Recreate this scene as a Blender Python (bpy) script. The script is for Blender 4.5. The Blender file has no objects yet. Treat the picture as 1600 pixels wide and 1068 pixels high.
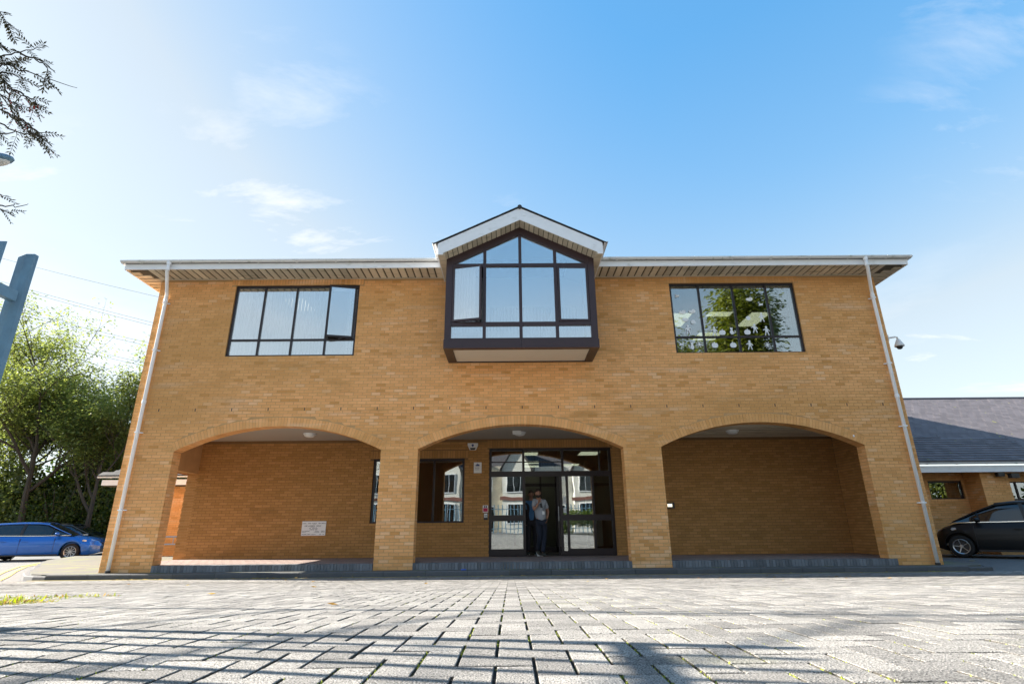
import bpy, bmesh, math, random
from math import sin, cos, tan, pi, sqrt, radians, atan2
from mathutils import Vector, Matrix
random.seed(11)
S = bpy.context.scene
COL = S.collection

# ------------------------------------------------------------------ camera
cd = bpy.data.cameras.new('camera'); cam = bpy.data.objects.new('camera', cd); COL.objects.link(cam)
TH, RO, YA = radians(18.9), radians(.55), radians(.35)
fw = Vector((sin(YA)*cos(TH), cos(YA)*cos(TH), sin(TH))); rt = Vector((cos(YA), -sin(YA), 0)); up = rt.cross(fw)
r2 = rt*cos(RO) - up*sin(RO); u2 = up*cos(RO) + rt*sin(RO)
m = Matrix((r2, u2, -fw)).transposed().to_4x4(); m.translation = Vector((0, -13.27, .88))
cam.matrix_world = m
cd.sensor_width = 36; cd.lens = 36*847/1600; cd.clip_start = .02; cd.clip_end = 2000
S.camera = cam

# ------------------------------------------------------------------ light
SUN_EL, SUN_AZ = radians(26.5), radians(13.5)      # azimuth: from -X turned towards +Y
sd = Vector((-cos(SUN_AZ)*cos(SUN_EL), sin(SUN_AZ)*cos(SUN_EL), sin(SUN_EL)))   # towards the sun
ld = bpy.data.lights.new('sun', 'SUN'); ld.energy = 4.4; ld.angle = radians(.53); ld.color = (1, .93, .82)
lo = bpy.data.objects.new('sun', ld); COL.objects.link(lo); lo.rotation_euler = sd.to_track_quat('Z', 'Y').to_euler()
lo.location = (-30, 10, 30)

W = bpy.data.worlds.new('World'); S.world = W; W.use_nodes = True
nt = W.node_tree; nt.nodes.clear()
def N(nt, typ, **kw):
    n = nt.nodes.new(typ)
    for k, v in kw.items():
        if k.startswith('i_'):
            key = k[2:]; key = int(key) if key.isdigit() else key.replace('_', ' ')
            n.inputs[key].default_value = v
        else: setattr(n, k, v)
    return n
def Lk(nt, a, ao, b, bi): nt.links.new(a.outputs[ao], b.inputs[bi])
sky = N(nt, 'ShaderNodeTexSky', sky_type='NISHITA', sun_disc=False, sun_elevation=SUN_EL, altitude=0, air_density=1.0, dust_density=.4, ozone_density=1.2)
sky.sun_rotation = atan2(sd.x, sd.y)
tc = N(nt, 'ShaderNodeTexCoord')
CLX, CLY = 5.2, -1.7
KC, STR, SAT, W0, W1 = .5, .15, 1.45, .85, 2.5
# wispy clouds: direction projected on a cloud sheet
sep = N(nt, 'ShaderNodeSeparateXYZ'); Lk(nt, tc, 'Generated', sep, 0)
zz = N(nt, 'ShaderNodeMath', operation='MAXIMUM', i_1=.02); Lk(nt, sep, 'Z', zz, 0)
za = N(nt, 'ShaderNodeMath', operation='ADD', i_1=.12); Lk(nt, zz, 0, za, 0)
dx = N(nt, 'ShaderNodeMath', operation='DIVIDE'); Lk(nt, sep, 'X', dx, 0); Lk(nt, za, 0, dx, 1)
dy = N(nt, 'ShaderNodeMath', operation='DIVIDE'); Lk(nt, sep, 'Y', dy, 0); Lk(nt, za, 0, dy, 1)
cmb = N(nt, 'ShaderNodeCombineXYZ'); Lk(nt, dx, 0, cmb, 0); Lk(nt, dy, 0, cmb, 1)
mp = N(nt, 'ShaderNodeMapping'); mp.inputs['Rotation'].default_value = (0, 0, radians(35)); mp.inputs['Scale'].default_value = (1.0, 2.1, 1); mp.inputs['Location'].default_value = (CLX, CLY, 0); Lk(nt, cmb, 0, mp, 0)
n1 = N(nt, 'ShaderNodeTexNoise', i_Scale=1.7, i_Detail=9.0, i_Roughness=.62, i_Distortion=.35); Lk(nt, mp, 0, n1, 'Vector')
n2 = N(nt, 'ShaderNodeTexNoise', i_Scale=.55, i_Detail=2.0); Lk(nt, mp, 0, n2, 'Vector')
r1 = N(nt, 'ShaderNodeMapRange', i_1=.57, i_2=.72); Lk(nt, n1, 0, r1, 0)
r3 = N(nt, 'ShaderNodeMapRange', i_1=.44, i_2=.60); Lk(nt, n2, 0, r3, 0)
cm0 = N(nt, 'ShaderNodeMath', operation='MULTIPLY'); Lk(nt, r1, 0, cm0, 0); Lk(nt, r3, 0, cm0, 1)
HZ0, HZ1 = .20, .72
# low bank of cloud towards the horizon
bk = N(nt, 'ShaderNodeMapRange', i_1=.42, i_2=.10); Lk(nt, sep, 'Z', bk, 0)
n3 = N(nt, 'ShaderNodeTexNoise', i_Scale=2.4, i_Detail=8.0, i_Roughness=.6)
mp3 = N(nt, 'ShaderNodeMapping'); mp3.inputs['Scale'].default_value = (1, 1, 3.2); Lk(nt, tc, 'Generated', mp3, 0); Lk(nt, mp3, 0, n3, 'Vector')
r4 = N(nt, 'ShaderNodeMapRange', i_1=.46, i_2=.66); Lk(nt, n3, 0, r4, 0)
bm_ = N(nt, 'ShaderNodeMath', operation='MULTIPLY'); Lk(nt, bk, 0, bm_, 0); Lk(nt, r4, 0, bm_, 1)
cmx = N(nt, 'ShaderNodeMath', operation='MAXIMUM'); Lk(nt, cm0, 0, cmx, 0); Lk(nt, bm_, 0, cmx, 1)
cf = N(nt, 'ShaderNodeMath', operation='MULTIPLY', i_1=.8, use_clamp=True); Lk(nt, cmx, 0, cf, 0)
# cloud brightness: lit by the same sky (sky colour desaturated and lifted)
bw = N(nt, 'ShaderNodeRGBToBW'); Lk(nt, sky, 0, bw, 0)
lf = N(nt, 'ShaderNodeMath', operation='MULTIPLY_ADD', i_1=.08, i_2=1.5); Lk(nt, bw, 0, lf, 0)
hs = N(nt, 'ShaderNodeHueSaturation', i_Saturation=SAT, i_Value=1.0); Lk(nt, sky, 0, hs, 'Color')
# thin high haze: paler towards the horizon all the way round
tn = N(nt, 'ShaderNodeMix', data_type='RGBA', blend_type='MULTIPLY', i_0=1.0); nt.links.new(hs.outputs[0], tn.inputs[6]); tn.inputs[7].default_value = (1.06, 1.035, .86, 1)
hz = N(nt, 'ShaderNodeMapRange', i_1=.72, i_2=.0, i_3=HZ0, i_4=HZ1); Lk(nt, sep, 'Z', hz, 0)
hg = N(nt, 'ShaderNodeCombineColor')
for i_, k_ in enumerate((.84, .925, .98)):
    mm = N(nt, 'ShaderNodeMath', operation='MULTIPLY', i_1=k_); Lk(nt, bw, 0, mm, 0); Lk(nt, mm, 0, hg, i_)
sw = N(nt, 'ShaderNodeMapRange', i_1=W0, i_2=W1, i_3=.0, i_4=.85); Lk(nt, bw, 0, sw, 0)     # forward scattering in the thin haze round the sun
hw = N(nt, 'ShaderNodeMath', operation='MAXIMUM'); Lk(nt, hz, 0, hw, 0); Lk(nt, sw, 0, hw, 1)
hm = N(nt, 'ShaderNodeMix', data_type='RGBA'); Lk(nt, hw, 0, hm, 0); nt.links.new(tn.outputs[2], hm.inputs[6]); nt.links.new(hg.outputs[0], hm.inputs[7])
dn = N(nt, 'ShaderNodeMath', operation='MULTIPLY_ADD', i_1=KC, i_2=1.0); Lk(nt, bw, 0, dn, 0)
iv_ = N(nt, 'ShaderNodeMath', operation='DIVIDE', i_0=1.16); Lk(nt, dn, 0, iv_, 1)
ivc = N(nt, 'ShaderNodeCombineColor'); [Lk(nt, iv_, 0, ivc, i) for i in range(3)]
cp = N(nt, 'ShaderNodeMix', data_type='RGBA', blend_type='MULTIPLY', i_0=1.0); nt.links.new(hm.outputs[2], cp.inputs[6]); nt.links.new(ivc.outputs[0], cp.inputs[7])
mx = N(nt, 'ShaderNodeMix', data_type='RGBA'); Lk(nt, cf, 0, mx, 0); nt.links.new(cp.outputs[2], mx.inputs[6])
cc = N(nt, 'ShaderNodeCombineColor'); [Lk(nt, lf, 0, cc, i) for i in range(3)]
nt.links.new(cc.outputs[0], mx.inputs[7])
bg = N(nt, 'ShaderNodeBackground', i_Strength=STR); nt.links.new(mx.outputs[2], bg.inputs[0])
wo = N(nt, 'ShaderNodeOutputWorld'); Lk(nt, bg, 0, wo, 0)

S.view_settings.view_transform = 'Standard'; S.view_settings.look = 'None'
S.view_settings.gamma = 1; S.view_settings.use_curve_mapping = False
S.view_settings.exposure = 2.25
S.cycles.max_bounces = 10; S.cycles.diffuse_bounces = 4; S.cycles.transparent_max_bounces = 16
S.cycles.caustics_reflective = False; S.cycles.caustics_refractive = False
S.cycles.sample_clamp_indirect = 8

# ------------------------------------------------------------------ helpers
def srgb(*c):
    return tuple((x/255/12.92 if x/255 <= .04045 else ((x/255+.055)/1.055)**2.4) for x in c)
MATS = {}
def mat(name, col, rough=.7, metal=0., spec=.5, noise=0., nscale=8., bump=0., bscale=60., tone=0., col2=None, patch=None, streak=None, coat=0., odd=None, emit=None, fine=0., fscale=300., bdist=.01):
    """noise: amount of large colour variation, tone: amount driven by the per piece 'tone' attribute"""
    m = bpy.data.materials.new(name); m.use_nodes = True; nt = m.node_tree
    b = nt.nodes['Principled BSDF']; b.inputs['Roughness'].default_value = rough; b.inputs['Metallic'].default_value = metal
    b.inputs['Specular IOR Level'].default_value = spec; b.inputs['Coat Weight'].default_value = coat
    geo = N(nt, 'ShaderNodeNewGeometry'); pos = geo.outputs['Position']
    col = tuple(col)+(1,)
    cur = N(nt, 'ShaderNodeRGB'); cur.outputs[0].default_value = col; out = cur.outputs[0]
    def mixc(fac, a, bcol, blend='MIX'):
        x = N(nt, 'ShaderNodeMix', data_type='RGBA', blend_type=blend)
        if isinstance(fac, float): x.inputs[0].default_value = fac
        else: nt.links.new(fac, x.inputs[0])
        nt.links.new(a, x.inputs[6])
        if hasattr(bcol, 'links'): nt.links.new(bcol, x.inputs[7])
        else: x.inputs[7].default_value = tuple(bcol)+(1,)
        return x.outputs[2]
    def scaled(out, sock, amt):   # multiply colour value by 1+(sock-.5)*2*amt
        ma = N(nt, 'ShaderNodeMath', operation='MULTIPLY_ADD'); ma.inputs[1].default_value = 2*amt; ma.inputs[2].default_value = 1-amt
        nt.links.new(sock, ma.inputs[0])
        h = N(nt, 'ShaderNodeHueSaturation'); nt.links.new(ma.outputs[0], h.inputs['Value']); nt.links.new(out, h.inputs['Color'])
        return h.outputs[0]
    if tone or col2:
        at = N(nt, 'ShaderNodeAttribute', attribute_name='tone')
        if col2:
            out = mixc(at.outputs['Fac'], out, col2)
        if tone: out = scaled(out, at.outputs['Fac'], tone)
        if odd:
            for th, op_, oc in ((.10, 'LESS_THAN', odd[0]), (.90, 'GREATER_THAN', odd[1])):
                cmp_ = N(nt, 'ShaderNodeMath', operation=op_, i_1=th); nt.links.new(at.outputs['Fac'], cmp_.inputs[0])
                m7 = N(nt, 'ShaderNodeMath', operation='MULTIPLY', i_1=.45); nt.links.new(cmp_.outputs[0], m7.inputs[0]); out = mixc(m7.outputs[0], out, oc)
    if patch:     # (colour, scale vector, lo, hi, strength)
        for (pc, sc, lo_, hi_, st) in patch:
            mp = N(nt, 'ShaderNodeMapping'); mp.inputs['Scale'].default_value = sc; nt.links.new(pos, mp.inputs[0])
            nn = N(nt, 'ShaderNodeTexNoise', i_Scale=1.0, i_Detail=5.0, i_Roughness=.6); nt.links.new(mp.outputs[0], nn.inputs['Vector'])
            mr = N(nt, 'ShaderNodeMapRange', i_1=lo_, i_2=hi_, i_4=st); nt.links.new(nn.outputs[0], mr.inputs[0])
            out = mixc(mr.outputs[0], out, pc)
    if noise:
        nn = N(nt, 'ShaderNodeTexNoise', i_Scale=nscale, i_Detail=6.0, i_Roughness=.6); nt.links.new(pos, nn.inputs['Vector'])
        out = scaled(out, nn.outputs[0], noise)
    if fine:
        nn = N(nt, 'ShaderNodeTexNoise', i_Scale=fscale, i_Detail=2.0, i_Roughness=.7); nt.links.new(pos, nn.inputs['Vector'])
        mr = N(nt, 'ShaderNodeMapRange', i_1=.3, i_2=.7); nt.links.new(nn.outputs[0], mr.inputs[0])
        out = scaled(out, mr.outputs[0], fine)
    nt.links.new(out, b.inputs['Base Color'])
    if bump:
        nn = N(nt, 'ShaderNodeTexNoise', i_Scale=bscale, i_Detail=4.0); nt.links.new(pos, nn.inputs['Vector'])
        bp = N(nt, 'ShaderNodeBump', i_Strength=bump, i_Distance=bdist); nt.links.new(nn.outputs[0], bp.inputs['Height'])
        nt.links.new(bp.outputs[0], b.inputs['Normal'])
    if emit:
        b.inputs['Emission Color'].default_value = tuple(emit[0])+(1,); b.inputs['Emission Strength'].default_value = emit[1]
    MATS[name] = m; return m
def glass_mat(name, tint=(.82, .88, .88), refl=.10, rough=0., ior=1.5):
    m = bpy.data.materials.new(name); m.use_nodes = True; nt = m.node_tree; nt.nodes.clear()
    tr = N(nt, 'ShaderNodeBsdfTransparent'); tr.inputs[0].default_value = tuple(tint)+(1,)
    gl = N(nt, 'ShaderNodeBsdfGlossy', i_Roughness=rough); gl.inputs[0].default_value = (.95, .98, 1, 1)
    fr = N(nt, 'ShaderNodeFresnel', i_IOR=ior)
    ad = N(nt, 'ShaderNodeMath', operation='ADD', i_1=refl, use_clamp=True); nt.links.new(fr.outputs[0], ad.inputs[0])
    # slight waviness of old double glazing
    geo = N(nt, 'ShaderNodeNewGeometry')
    nn = N(nt, 'ShaderNodeTexNoise', i_Scale=1.6, i_Detail=1.0); nt.links.new(geo.outputs['Position'], nn.inputs['Vector'])
    bp = N(nt, 'ShaderNodeBump', i_Strength=.25, i_Distance=.004); nt.links.new(nn.outputs[0], bp.inputs['Height'])
    nt.links.new(bp.outputs[0], gl.inputs['Normal'])
    ms = N(nt, 'ShaderNodeMixShader'); nt.links.new(ad.outputs[0], ms.inputs[0]); nt.links.new(tr.outputs[0], ms.inputs[1]); nt.links.new(gl.outputs[0], ms.inputs[2])
    o = N(nt, 'ShaderNodeOutputMaterial'); nt.links.new(ms.outputs[0], o.inputs[0]); MATS[name] = m; return m
def leaf_mat(name, c1, c2, trans=.45):
    m = bpy.data.materials.new(name); m.use_nodes = True; nt = m.node_tree; nt.nodes.clear()
    at = N(nt, 'ShaderNodeAttribute', attribute_name='tone')
    mxn = N(nt, 'ShaderNodeMix', data_type='RGBA'); nt.links.new(at.outputs['Fac'], mxn.inputs[0])
    mxn.inputs[6].default_value = tuple(c1)+(1,); mxn.inputs[7].default_value = tuple(c2)+(1,)
    d = N(nt, 'ShaderNodeBsdfDiffuse'); t = N(nt, 'ShaderNodeBsdfTranslucent'); g = N(nt, 'ShaderNodeBsdfGlossy', i_Roughness=.45)
    h = N(nt, 'ShaderNodeHueSaturation', i_Saturation=1.15, i_Value=1.5); nt.links.new(mxn.outputs[2], h.inputs['Color'])
    nt.links.new(mxn.outputs[2], d.inputs[0]); nt.links.new(h.outputs[0], t.inputs[0]); g.inputs[0].default_value = (.5, .5, .5, 1)
    m1 = N(nt, 'ShaderNodeMixShader', i_0=trans); nt.links.new(d.outputs[0], m1.inputs[1]); nt.links.new(t.outputs[0], m1.inputs[2])
    m2 = N(nt, 'ShaderNodeMixShader', i_0=.06); nt.links.new(m1.outputs[0], m2.inputs[1]); nt.links.new(g.outputs[0], m2.inputs[2])
    o = N(nt, 'ShaderNodeOutputMaterial'); nt.links.new(m2.outputs[0], o.inputs[0]); MATS[name] = m; return m

class MB:
    def __init__(s): s.v = []; s.f = []; s.t = []; s.m = []
    def add(s, vs, fs, tone=None, mi=None):
        o = len(s.v); s.v += [tuple(x) for x in vs]
        if mi: s.m += mi
        for f in fs: s.f.append([i+o for i in f]); s.t.append(.5 if tone is None else tone)
    def box(s, x0, x1, y0, y1, z0, z1, tone=None):
        s.add([(x0,y0,z0),(x1,y0,z0),(x1,y1,z0),(x0,y1,z0),(x0,y0,z1),(x1,y0,z1),(x1,y1,z1),(x0,y1,z1)],
              [(0,3,2,1),(4,5,6,7),(0,1,5,4),(1,2,6,5),(2,3,7,6),(3,0,4,7)], tone)
        return s
    def obox(s, c, ux, uy, uz, hx, hy, hz, tone=None):
        c = Vector(c); X = Vector(ux)*hx; Y = Vector(uy)*hy; Z = Vector(uz)*hz
        vs = [c-X-Y-Z, c+X-Y-Z, c+X+Y-Z, c-X+Y-Z, c-X-Y+Z, c+X-Y+Z, c+X+Y+Z, c-X+Y+Z]
        s.add(vs, [(0,3,2,1),(4,5,6,7),(0,1,5,4),(1,2,6,5),(2,3,7,6),(3,0,4,7)], tone); return s
    def prism(s, poly, a, b, axis='y', tone=None):
        """poly of 2D points extruded between a and b along axis"""
        n = len(poly)
        def P(p, t): return (p[0], t, p[1]) if axis == 'y' else ((t, p[0], p[1]) if axis == 'x' else (p[0], p[1], t))
        vs = [P(p, a) for p in poly]+[P(p, b) for p in poly]
        fs = [tuple(range(n)), tuple(range(2*n-1, n-1, -1))]+[(i, i+n, (i+1) % n+n, (i+1) % n) for i in range(n)]
        s.add(vs, fs, tone); return s
    def bar(s, p, q, w, h, upv=(0, 0, 1), tone=None):
        p = Vector(p); q = Vector(q); d = q-p; L = d.length; d.normalize(); u = Vector(upv)
        side = d.cross(u); side = side.normalized() if side.length > 1e-5 else Vector((1, 0, 0)); u = side.cross(d)
        return s.obox((p+q)/2, d, side, u, L/2, w/2, h/2, tone)
    def tube(s, pts, r, n=8, tone=None, cap=True):
        pts = [Vector(p) for p in pts]; rs = r if isinstance(r, (list, tuple)) else [r]*len(pts)
        o = len(s.v); prev = None
        for i, p in enumerate(pts):
            d = (pts[min(i+1, len(pts)-1)]-pts[max(i-1, 0)])
            d = d.normalized() if d.length > 1e-9 else Vector((0, 0, 1))
            a = prev if prev is not None else (Vector((0, 0, 1)) if abs(d.z) < .9 else Vector((1, 0, 0)))
            a = (a-d*a.dot(d)); a = a.normalized() if a.length > 1e-6 else d.orthogonal().normalized(); prev = a; b = d.cross(a)
            for k in range(n): s.v.append(tuple(p+(a*cos(2*pi*k/n)+b*sin(2*pi*k/n))*rs[i]))
        for i in range(len(pts)-1):
            for k in range(n):
                s.f.append([o+i*n+k, o+i*n+(k+1) % n, o+(i+1)*n+(k+1) % n, o+(i+1)*n+k]); s.t.append(.5 if tone is None else tone)
        if cap:
            s.f.append([o+k for k in range(n-1, -1, -1)]); s.t.append(.5); e = o+(len(pts)-1)*n
            s.f.append([e+k for k in range(n)]); s.t.append(.5)
        return s
    def lathe(s, prof, c=(0, 0, 0), ax=(0, 0, 1), n=20, tone=None):
        ax = Vector(ax).normalized(); a = ax.orthogonal().normalized(); b = ax.cross(a); c = Vector(c); o = len(s.v); m_ = len(prof)
        for (r, h) in prof:
            for k in range(n): s.v.append(tuple(c+ax*h+(a*cos(2*pi*k/n)+b*sin(2*pi*k/n))*max(r, 1e-4)))
        for i in range(m_-1):
            for k in range(n):
                s.f.append([o+i*n+k, o+i*n+(k+1) % n, o+(i+1)*n+(k+1) % n, o+(i+1)*n+k]); s.t.append(.5 if tone is None else tone)
        return s
    def sphere(s, c, rx, ry, rz, nu=12, nv=8, tone=None):
        o = len(s.v)
        for j in range(nv+1):
            ph = pi*j/nv
            for i in range(nu): s.v.append((c[0]+rx*sin(ph)*cos(2*pi*i/nu), c[1]+ry*sin(ph)*sin(2*pi*i/nu), c[2]+rz*cos(ph)))
        for j in range(nv):
            for i in range(nu):
                s.f.append([o+j*nu+i, o+(j+1)*nu+i, o+(j+1)*nu+(i+1) % nu, o+j*nu+(i+1) % nu]); s.t.append(.5 if tone is None else tone)
        return s
    def mesh(s, name, mt, smooth=False):
        me = bpy.data.meshes.new(name); me.from_pydata(s.v, [], s.f)
        a = me.attributes.new('tone', 'FLOAT', 'FACE'); a.data.foreach_set('value', s.t)
        if mt: me.materials.append(MATS[mt] if isinstance(mt, str) else mt)
        if s.m and len(s.m) == len(s.f):
            me.materials.append(MATS[mt+'_side']); me.polygons.foreach_set('material_index', s.m)
        if smooth: me.shade_smooth()
        me.update(); return me
    def build(s, name, mt, parent=None, smooth=False, **props):
        return link(name, s.mesh(name, mt, smooth), parent, **props)
def link(name, me, parent=None, loc=None, **props):
    o = bpy.data.objects.new(name, me); COL.objects.link(o)
    if parent is not None: o.parent = parent
    if loc is not None: o.location = loc
    for k, v in props.items(): o[k] = v
    return o
def thing(name, label, cat, loc=(0, 0, 0), rz=0., group=None):
    o = bpy.data.objects.new(name, None); COL.objects.link(o); o.location = loc; o.rotation_euler = (0, 0, rz)
    o.empty_display_size = .2
    o['label'] = label; o['category'] = cat
    if group: o['group'] = group
    return o
def tag(o, label, cat, group=None):
    o['label'] = label; o['category'] = cat
    if group: o['group'] = group
    return o
def finish(o, bevel=0., seg=2, subsurf=0, weld=False):
    if weld: md = o.modifiers.new('weld', 'WELD'); md.merge_threshold = 1e-4
    if bevel: md = o.modifiers.new('bevel', 'BEVEL'); md.width = bevel; md.segments = seg; md.limit_method = 'ANGLE'
    if subsurf: md = o.modifiers.new('subsurf', 'SUBSURF'); md.levels = subsurf; md.render_levels = subsurf
    return o
rnd = random.random
def ru(a, b): return a+(b-a)*rnd()

# ------------------------------------------------------------------ materials
BR = (.83, .405, .150); BR2 = (.86, .46, .195)
mat('brick', BR, .85, spec=.2, col2=BR2, tone=.09, odd=((.58, .27, .07), (.84, .56, .34)), fine=.13, fscale=160, bump=.5, bscale=220, bdist=.004,
    patch=[((.88, .62, .42), (.5, .5, 4.0), .56, .70, .55), ((.50, .25, .09), (2.2, 2.2, .22), .60, .80, .35), ((.46, .235, .07), (.8, .8, 3.6), .55, .72, .6), ((.56, .29, .09), (.10, .10, .35), .45, .60, .55)])
mat('brick_shaded', (.42, .215, .070), .85, spec=.25, col2=(.48, .25, .09), tone=.09, fine=.13, fscale=160, bump=.5, bscale=220, bdist=.004,  # porch copy of the facade brick, recess shade put into its colour
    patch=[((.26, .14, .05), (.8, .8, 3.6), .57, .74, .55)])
mat('mortar', (.56, .33, .155), .95, spec=.1, noise=.25, nscale=3, fine=.1, bump=.4, bscale=150)
mat('mortar_shaded', (.24, .145, .07), .95, spec=.1, noise=.2)  # mortar darkened to match, porch shade in the colour
mat('brick_far', (.42, .24, .12), .9, spec=.2, noise=.2, nscale=2)
mat('brown_frame', srgb(58, 41, 44), .38, spec=.45, noise=.12, nscale=5)
mat('black_frame', srgb(46, 38, 40), .38, spec=.4)
mat('white_paint', (.86, .87, .89), .5, noise=.06, nscale=5, patch=[((.42, .42, .36), (3, 3, 9), .58, .75, .5)])
mat('gutter_plastic', (.74, .75, .76), .42, noise=.1, nscale=4, patch=[((.22, .25, .16), (6, 6, 6), .56, .72, .55)])
mat('pipe_plastic', (.94, .94, .96), .32)
mat('soffit_paint', (.62, .55, .43), .6, tone=.16, noise=.12, nscale=3, patch=[((.20, .19, .12), (1.5, 9, 9), .55, .72, .7)])
mat('soffit_dark', (.10, .085, .06), .8)
mat('bay_soffit', (.66, .60, .50), .6, noise=.05, nscale=3)
mat('tile', (.035, .037, .042), .8, tone=.3, bump=.3, bscale=60, patch=[((.10, .12, .03), (5, 5, 5), .64, .72, .7)])
mat('slate', (.14, .125, .135), .82, tone=.16, noise=.15, nscale=7, bump=.5, bscale=80, patch=[((.34, .33, .06), (4, 4, 4), .67, .73, .9)])
mat('kerb_concrete', (.105, .105, .11), .85, tone=.15, noise=.2, nscale=12, fine=.25, fscale=250, bump=.6, bscale=120, patch=[((.12, .13, .03), (5, 5, 5), .62, .75, .6)])
mat('step_brick', (.15, .16, .175), .6, tone=.3, noise=.15, nscale=15, bump=.3, bscale=150)
mat('porch_tile', (.27, .20, .175), .75, tone=.15, noise=.15, nscale=6)
PV = (.262, .250, .236)
mat('paver', PV, .86, spec=.3, tone=.22, col2=(.30, .285, .265), fine=1.0, fscale=210, noise=.16, nscale=5, bump=1.0, bscale=240, bdist=.010,
    patch=[((.13, .13, .135), (1.1, 1.1, 1.1), .57, .72, .6), ((.33, .34, .14), (1.6, 1.6, 1.6), .63, .74, .28)])
mat('paver_side', (.06, .055, .045), .95, fine=.4, fscale=200)
mat('joint_soil', (.02, .018, .014), .95, fine=.5, fscale=220, patch=[((.22, .25, .03), (14, 14, 14), .60, .64, .9)], bump=.8, bscale=200)
mat('moss', (.33, .38, .04), .9, tone=.5)
mat('asphalt', (.15, .148, .145), .9, noise=.2, nscale=3, fine=.35, fscale=120, bump=.5, bscale=100)
mat('pavement', (.10, .10, .085), .9, noise=.2, nscale=2, fine=.25, fscale=120, patch=[((.15, .17, .04), (1.2, 1.2, 1.2), .5, .62, .6)])
mat('yellow_paint', (.62, .52, .13), .7, noise=.2, nscale=10, fine=.3, fscale=80)
mat('blind', (.93, .94, .94), .7, tone=.14)
mat('blind_pale', (.70, .76, .72), .7, tone=.05)
mat('blind_dim', (.13, .15, .14), .7, tone=.3)
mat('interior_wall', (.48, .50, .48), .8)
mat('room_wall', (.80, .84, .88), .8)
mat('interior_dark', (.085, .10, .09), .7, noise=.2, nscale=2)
mat('ceiling_paint', (.40, .36, .31), .8)
mat('carpet', (.06, .065, .07), .95)
mat('lamp_panel', (.9, .9, .85), .5, emit=((1, .88, .60), .34))
mat('lamp_panel_dim', (.9, .9, .9), .5, emit=((1, .95, .85), .45))
mat('paper', (.82, .84, .86), .8)
mat('sign_white', (.82, .80, .79), .4)
mat('ink', (.03, .03, .06), .6)
mat('sign_blue', (.02, .05, .22), .5)
mat('sign_red', (.55, .02, .08), .5)
mat('black_plastic', (.02, .02, .022), .4)
mat('dark_grey_plastic', (.06, .06, .065), .45)
mat('steel', (.45, .47, .50), .35, metal=.9)
mat('galvanised', srgb(112, 146, 168), .5, metal=.25, noise=.25, nscale=14, bump=.3, bscale=40, patch=[((.10, .16, .22), (12, 12, 3), .5, .7, .6)])
mat('opal', (.75, .75, .74), .3)
glass_mat('glass', refl=.10)
glass_mat('glass_mirrorish', tint=(.62, .70, .70), refl=.26)
glass_mat('glass_upper', tint=(.97, .985, .99), refl=.42)
mat('bark', (.06, .047, .035), .9, noise=.35, nscale=10, bump=.8, bscale=30)
leaf_mat('leaf', (.045, .085, .018), (.15, .18, .035), .5)
leaf_mat('leaf_dark', (.016, .034, .010), (.07, .10, .018), .35)
leaf_mat('leaf_rowan', (.010, .014, .007), (.035, .03, .012), .15)
leaf_mat('leaf_behind', (.06, .085, .015), (.20, .21, .045), .45)
leaf_mat('grass', (.10, .15, .02), (.34, .36, .05), .5)
leaf_mat('leaf_dry', (.30, .16, .05), (.50, .38, .14), .3)
mat('berry', (.35, .02, .015), .4)

# ------------------------------------------------------------------ ground
GP = [(-60, -.55), (-20, -.125), (-.0, -.12), (.4, -.112), (1.5, -.085), (3.0, .02), (4.4, .125), (5.94, .223), (8, .352), (9.39, .435), (10.43, .497), (11.0, .528), (11.5, .545), (12, .55), (14, .55), (80, .55)]
def g(y):
    d = -y
    if d <= GP[0][0]: return GP[0][1]
    for (a, za), (b, zb) in zip(GP, GP[1:]):
        if d <= b: return za+(zb-za)*(d-a)/(b-a)
    return GP[-1][1]
def gz(x, y):      # asphalt level; the forecourt right of the building lies a little higher
    return g(y)-.07+.15*min(1, max(0, (x-10.9)/1.6))*min(1, max(0, (y-0)/1.0))
ys = sorted(set([-400, -80, 1.0]+[-p[0] for p in GP]+[60.1, 400]))
mb = MB(); xs = [-400, -60, -20, -10, 0, 10.9, 12.5, 20, 60, 400]
for j in range(len(ys)-1):
    for i in range(len(xs)-1):
        mb.add([(a, b, gz(a, b)) for a, b in ((xs[i], ys[j]), (xs[i+1], ys[j]), (xs[i+1], ys[j+1]), (xs[i], ys[j+1]))], [(0, 1, 2, 3)])
ground = mb.build('ground', 'asphalt', kind='structure')
# joint bed below the pavers
mb = MB()
yb = [y for y in ys if -15 < y < -.4]+[-15, -.42]; yb = sorted(set(yb))
for a, b in zip(yb, yb[1:]): mb.add([(-17, a, g(a)-.008), (17, a, g(a)-.008), (17, b, g(b)-.008), (-17, b, g(b)-.008)], [(0, 1, 2, 3)])
court = mb.build('paved_court', 'joint_soil', kind='structure')

U = .1; PX, PY = -.14, -11.69
def paver_mesh(w, d, tone, lod):
    b = MB(); j = .0034; h = .06; c = .0022; dz = 0
    x0, x1, y0, y1 = -w/2+j+.0008, w/2-j-.0008, -d/2+j*.6, d/2-j*.6
    top = [(x0+c, y0+c, dz), (x1-c, y0+c, dz), (x1-c, y1-c, dz), (x0+c, y1-c, dz)]
    mid = [(x0, y0, dz-c*.8), (x1, y0, dz-c*.8), (x1, y1, dz-c*.8), (x0, y1, dz-c*.8)]
    bot = [(x, y, dz-.03) for x, y, _ in mid]
    b.add(top+mid+bot, [(0, 1, 2, 3)]+[(4+i, 4+(i+1) % 4, (i+1) % 4, i) for i in range(4)]+[(8+i, 8+(i+1) % 4, 4+(i+1) % 4, 4+i) for i in range(4)], tone, [0]*5+[1]*4)
    return b
CAM = Vector((0, -13.27, .88))
cells = []
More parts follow.
